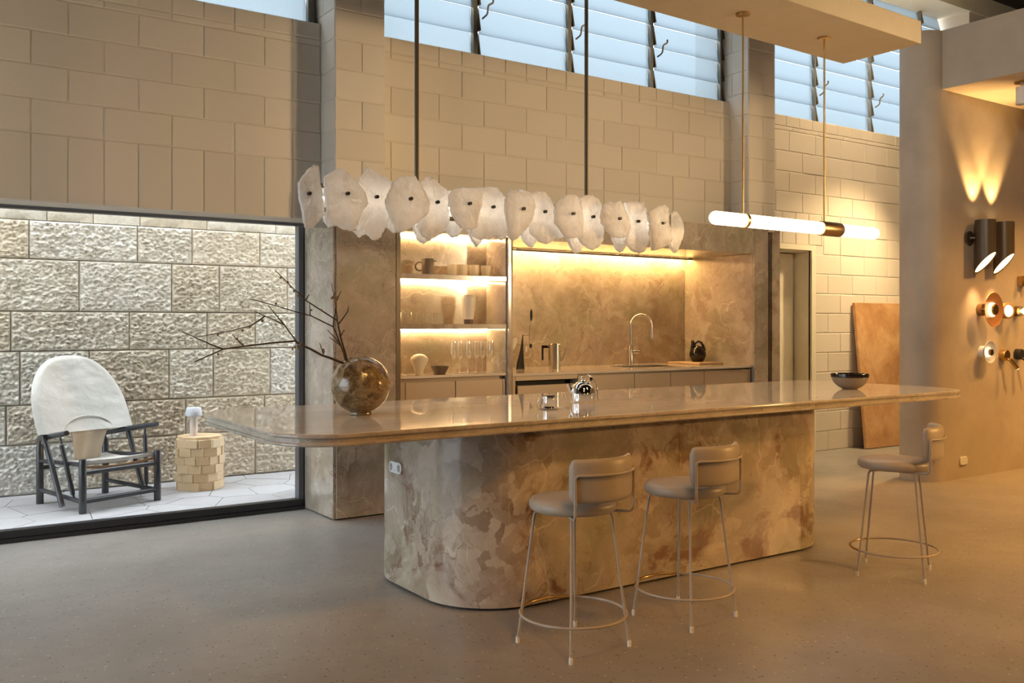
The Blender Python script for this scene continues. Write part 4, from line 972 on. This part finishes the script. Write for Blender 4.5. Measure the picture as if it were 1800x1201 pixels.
def dish(name, label, x, z, r_, mat, glow, stand=.09, hub=.028):
    t = thing(name, label, 'wall lamp', (x, 4.48, z))
    M().lathe([(0,0),(.052,0),(.052,.045),(0,.045)], 28).xf(lambda v: (v.x, -v.z, v.y)).build('wall_mount', DBRASS if mat is COPPER else WHITEP, t, 40)
    M().cyl((0,-.04,0), (0,-stand,0), .012, 10).build('stem', DBRASS, t)
    M().lathe([(0,stand),(r_*.5,stand+.006),(r_*.85,stand+.018),(r_,stand+.030),(r_*.985,stand+.034),(r_*.84,stand+.022),(r_*.45,stand+.012),(0,stand+.010)], 48).xf(lambda v: (v.x, -v.z, v.y)).build('dish', mat, t, 50)
    M().lathe([(0,stand+.012),(hub*1.25,stand+.012),(hub*1.25,stand+.024),(0,stand+.024)], 28).xf(lambda v: (v.x, -v.z, v.y)).build('light_ring', glow, t, 40)
    M().lathe([(0,stand+.026),(hub*.95,stand+.026),(hub*1.05,stand+.040),(hub*.9,stand+.050),(0,stand+.052)], 28).xf(lambda v: (v.x, -v.z, v.y)).build('hub_cap', DBRASS, t, 40)
    return t
dish('wall_lamp', 'large copper dish wall lamp with a glowing centre', 7.975, 1.452, .150, COPPER, SPOTGLOW, .10, .048)
dish('wall_lamp', 'small white dish wall lamp below the copper dish', 8.005, 1.083, .098, LAMPW, SPOTGLOW, .05, .030)
t = thing('wall_lamp', 'round timber drum wall lamp with an opal face', 'wall lamp', (8.31, 4.48, 1.445), R(-14))
M().lathe([(0,0),(.050,0),(.050,.014),(.018,.016),(.018,.045),(.068,.047),(.070,.050),(.070,.098),(.066,.100),(.056,.100),(.054,.092),(0,.092)], 36).xf(lambda v: (v.x, -v.z, v.y)).build('drum', plain('warm_timber', (.38,.20,.07), .5, 0, .15, 25), t, 40)
M().lathe([(0,.0925),(.053,.0925),(.050,.098),(0,.100)], 32).xf(lambda v: (v.x, -v.z, v.y)).build('opal_face', LAMPGLOW, t, 40)
t = thing('wall_lamp', 'wall lamp with a clear glass globe and bright bulb', 'wall lamp', (8.58, 4.48, 1.445), R(-14))
M().lathe([(0,0),(.046,0),(.046,.055),(0,.055)], 24).xf(lambda v: (v.x, -v.z, v.y)).build('holder', DBRASS, t, 40)
M().lathe([(0,.052),(.028,.055),(.052,.078),(.060,.105),(.052,.135),(.028,.158),(0,.163)], 28).xf(lambda v: (v.x, -v.z, v.y)).build('globe', GLASSW, t, 60)
M().lathe([(0,.062),(.014,.065),(.026,.09),(.026,.108),(.014,.126),(0,.13)], 20).xf(lambda v: (v.x, -v.z, v.y)).build('bulb', SPOTGLOW, t, 60)
def reading(label, x, z, mat):
    t = thing('wall_lamp', label, 'wall lamp', (x, 4.48, z))
    P_ = [(-.052, -.020), (-.052, .02)] + [(.052*math.cos(a), .02 + .052*math.sin(a)) for a in [R(170 - 160*i/14) for i in range(15)]] + [(.052, .02), (.052, -.020)]
    P_ = [(.052*math.cos(a), (.052 if math.sin(a) > -.3 else .046)*math.sin(a)) for a in [2*pi*i/28 for i in range(28)]]
    M().loft([[(px, 0, pz) for px, pz in P_], [(px, -.048, pz) for px, pz in P_], [(px*.94, -.052, pz*.94) for px, pz in P_]]).build('wall_mount', mat, t, 40)
    M().cyl((.0, -.05, -.03), (.018, -.075, -.05), .009, 10).build('joint', mat, t, 40)
    hd = M().cyl((.008, -.07, -.035), (.062, -.11, -.115), .0165, 18).build('spot_head', mat, t, 40)
    M().cyl((.0622, -.1102, -.1153), (.0632, -.111, -.1168), .0135, 16).build('lens', SPOTGLOW, hd)
    return t
reading('small brass reading wall lamp with a swivel spot', 8.345, 1.045, BRASS)
reading('small black reading wall lamp with a swivel spot', 8.595, 1.050, BLACKM)
t = thing('wall_lamp', 'small square brass wall lamp between the cylinder lamps and the glass globe lamp', 'wall lamp', (8.66, 4.48, 1.72))
M().bbox(-.055, .055, -.045, 0, -.045, .045, .004, 2).build('wall_mount', BRASS, t)
M().cyl((0, -.045, 0), (0, -.10, 0), .03, 20).build('spot_head', BRASS, t, 40)
t = thing('power_socket', 'pale rounded wall plate low on the plaster wall', 'power outlet', (7.722, 4.48, .152))
pl = rrect(-.058, .058, -.035, .035, .024, 6)
M().loft([[(x, 0, z) for x, z in pl], [(x, -.007, z) for x, z in pl], [(x*.95, -.010, z*.93) for x, z in pl]]).build('face_plate', WHITEP, t, 30)
M().box(-.022, .022, -.0108, -.0101, -.012, .012).build('rocker', WHITEP, t)
t = thing('ceiling_spotlight', 'small pale cylinder spotlight under the low ceiling', 'spotlight', (7.70, 3.97, 3.30))
M().lathe([(0,0),(.055,0),(.055,-.012),(0,-.012)], 24).build('base_plate', BRASS, t, 40)
M().cyl((0,0,-.011), (0,0,-.045), .010, 10).build('stem', WHITEP, t)
M().lathe([(0,-.045),(.042,-.045),(.044,-.048),(.044,-.185),(.040,-.187),(.038,-.165),(0,-.163)], 28).build('housing', WHITEP, t, 40)
# light from the lamps on this wall
for cx in (7.868, 8.166):
    spot('cylinder_lamp_up', (cx, 4.365, 2.25), (cx, 4.47, 3.2), 60, 62, .6, .02, (1.0, .58, .20))
    spot('cylinder_lamp_down', (cx, 4.365, 1.74), (cx + .06, 4.42, .6), 12, 90, .9, .03, (1.0, .60, .25))

# leaning panel
pn = M().bbox(0, .95, -.018, .018, 0, 1.56, .003, 1).build('leaning_panel', PANEL, None, 0, (8.66, 6.10, .004)); pn.rotation_euler = (R(-5.5), 0, 0)
tag(pn, 'large coppery brown panel leaning against the block wall', 'panel')

# ================================================================== COURTYARD FURNITURE
ZP = .067
ch = thing('hoop_chair', 'black framed lounge chair with a rounded canvas back in the courtyard', 'armchair', (1.281, 7.095, ZP), math.atan2(.378, .926))
# chair frame: x to the sitter's left as seen from the front, -y to the front
def F_(a, b, z): return (a, -b, z)
for sx in (-1, 1):
    M().lathe([(0,0),(.0235,0),(.0245,.004),(.0245,.355),(.023,.360),(0,.361)], 20).xf(lambda v: (v.x + sx*.285, v.y - .275, v.z)).build('leg', BLACKWOOD, ch, 40)
    M().lathe([(0,0),(.0235,0),(.0245,.004),(.0245,.40),(.020,.412),(.008,.416),(.008,.445),(0,.445)], 20).xf(lambda v: (v.x + sx*.25, v.y + .30, v.z)).build('leg', BLACKWOOD, ch, 40)
    M().cyl(F_(sx*.25, -.30, .10), F_(sx*.285, .275, .075), .0155, 14).build('side_stretcher', BLACKWOOD, ch, 40)
    M().cyl(F_(sx*.25, -.30, .300), F_(sx*.285, .275, .325), .0155, 14).build('side_rail', BLACKWOOD, ch, 40)
    M().tube([F_(sx*.276, .165, .085), F_(sx*.279, .158, .11), F_(sx*.281, .156, .118), F_(sx*.318, .085, .445), F_(sx*.319, .083, .452), F_(sx*.322, .075, .495)], [.008, .008, .0155, .0155, .0085, .0085], 14).build('arm_spindle', BLACKWOOD, ch, 40)
    M().tube([F_(sx*.25, -.31, .447), F_(sx*.30, -.08, .492), F_(sx*.345, .19, .535)], [.016, .020, .017], 14).build('armrest', BLACKWOOD, ch, 50)
M().cyl(F_(-.285, .275, .268), F_(.285, .275, .268), .0165, 14).build('front_rail', BLACKWOOD, ch, 40)
M().cyl(F_(-.285, .275, .078), F_(.285, .275, .078), .0165, 14).build('front_stretcher', BLACKWOOD, ch, 40)
M().cyl(F_(-.25, -.30, .25), F_(.25, -.30, .25), .0155, 14).build('rear_rail', BLACKWOOD, ch, 40)
def hb(z): return .095 - .45*z
def hoop(a_s, n_=28):
    P = [F_(-.312*a_s, hb(.03) , .03), F_(-.315*a_s, hb(.3), .3), F_(-.322*a_s, hb(.5), .5)]
    for i in range(n_ + 1):
        t_ = pi - pi*i/n_; c_, s2 = math.cos(t_), math.sin(t_)
        a = .335*a_s*math.copysign(abs(c_)**.92, c_); z = .60 + .405*abs(s2)**.92; P.append(F_(a, hb(z), z))
    return P + [F_(.322*a_s, hb(.5), .5), F_(.315*a_s, hb(.3), .3), F_(.312*a_s, hb(.03), .03)]
M().tube(hoop(1), .0185, 14).build('hoop', BLACKWOOD, ch, 60)
# canvas slip over the hoop
def canv(u, z, side):
    q = min(1, max(0, (z - .60)/.432))**1.087; a = u*(.338*(1 - q*q)**.46 + .024*(1 - q**6)**.5); th = .042*math.sqrt(max(0, 1 - abs(u)**14)) * min(1, ((1.034 - z)/.03)**.5 if z < 1.034 else 0)
    sag = -.02*(1-u*u)*(1 - abs((z-.75)/.3)**2 if abs(z-.75) < .3 else 0)
    wr = (1 - u**4)*.006*noise.noise((a*7, z*9, 3.1)) + (1 - u**4)*.005*noise.noise((a*16 + z*9, z*20, 1.1))
    return F_(a, hb(z) + (th if side else -th) + sag + wr, z)
cm = M(); nu, nz = 30, 30; rows = []
for j in range(nz + 1):
    z = .505 + (1.032 - .505)*(1 - (1 - j/nz)**1.5)
    rows.append([canv(-1 + 2*i/nu, z, 1) for i in range(nu + 1)] + [canv(1 - 2*i/nu, z, 0) for i in range(1, nu)])
cm.loft(rows, True, True); cm.build('back_cover', CANVAS, ch, 70)
pip = [F_(.185*math.cos(a)*-1, hb(.50 + .09*math.sin(a)) + .030, .505 + .10*math.sin(a)) for a in [pi*i/20 for i in range(21)]]
M().tube(pip, .0045, 8).build('piping', CANVAS, ch, 60)
fp = M(); rw = []
for j in range(13):
    v = j/12; z = .60 - .30*v; hw = (.10 + .085*min(1, v*3.2)) if v < .33 else .136 - .038*((v-.33)/.67)**.8
    if v < .34: hw = .185*math.sqrt(max(0.02, 1 - ((.595 - .505 - .30*v)/.095)**2)) if z > .505 else .136
    b_ = hb(z) + .026 if v < .34 else hb(.50) + .026 - .03*(v-.34)
    rw.append([F_(hw*(-1 + 2*i/10), b_ + .006*math.sin(i*1.3 + v*5)*(v > .3), z) for i in range(11)] + [F_(hw*(1 - 2*i/10), b_ - .005, z) for i in range(11)])
fp.loft(rw).build('back_flap', TANC, ch, 70, label='tan canvas flap')
sm_ = M(); rw = []
for j in range(15):
    v = j/14; b_ = -.235 + .485*v; zc_ = .300 + .030*v - .022*math.sin(pi*v); hw = .247 + .022*v
    up = [F_(hw*(-1 + 2*i/14), b_, zc_ + .018 - .020*(1 - (-1 + 2*i/14)**2)*.6 + .003*noise.noise((i*.8, v*6, 2)) - (.016 if i in (0, 14) else 0)) for i in range(15)]
    dn_ = [F_(hw*(1 - 2*i/14), b_, zc_ - .004 - .022*(1 - (-1 + 2*i/14)**2)*.6 - (.010 if i in (0, 14) else 0)) for i in range(15)]
    rw.append(up + dn_)
sm_.loft(rw).build('seat_sling', CANVAS, ch, 60)
M().loft([[F_(a, .253, .318 - .020*(1 - (a/.27)**2) - .004), F_(a, .262, .318 - .020*(1 - (a/.27)**2) - .004), F_(a, .262, .298 - .022*(1 - (a/.27)**2)), F_(a, .253, .298 - .022*(1 - (a/.27)**2))] for a in [-.265 + .53*i/12 for i in range(13)]]).build('lacing_band', LEATHER, ch, 0, label='tan leather band laced under the front edge')

sd = thing('side_table', 'pale timber drum side table of stepped blocks in the courtyard', 'side table', (2.045, 7.30, ZP))
rows_, per = 6, 11; rd_ = .163; hrow = .385/rows_
M().lathe([(0,0),(rd_-.012,0),(rd_-.012,.398),(0,.398)], 33).build('core', DRUMW, sd)
kw = 2*rd_*math.sin(pi/per)
tile = M().bbox(-kw/2*1.02, kw/2*1.02, -.012, .020, 0, hrow - .0015, .002, 1).mesh('block'); tile.materials.append(DRUMW)
for r_ in range(rows_):
    for k in range(per):
        a = 2*pi*(k + .5*(r_ % 2) + .08*r_)/per - pi/2; o = D.objects.new('block', tile); COL.objects.link(o); o.parent = sd
        rr = rd_ - .006 + .004*((k*2 + r_) % 3 - 1); o.location = (rr*math.cos(a), rr*math.sin(a), r_*hrow + .0005)
        o.rotation_euler = (0, 0, a + pi/2 + R(9 if (k + r_) % 2 else -9))
M().prism([((.168 if k % 2 else .160)*math.cos(2*pi*k/22), (.168 if k % 2 else .160)*math.sin(2*pi*k/22)) for k in range(22)], .3855, .404).build('top', DRUMW, sd)
tl = thing('table_lamp', 'white portable table lamp on the timber drum table', 'lamp', (2.00, 7.30, ZP + .404))
M().lathe([(0,0),(.028,0),(.0285,.003),(.0285,.130),(.022,.145),(.021,.155),(0,.155)], 28).build('stem', LAMPP, tl, 40)
M().lathe([(0,.155),(.055,.155),(.064,.153),(.065,.157),(.054,.212),(.050,.216),(0,.217)], 36).build('shade', LAMPW, tl, 40)
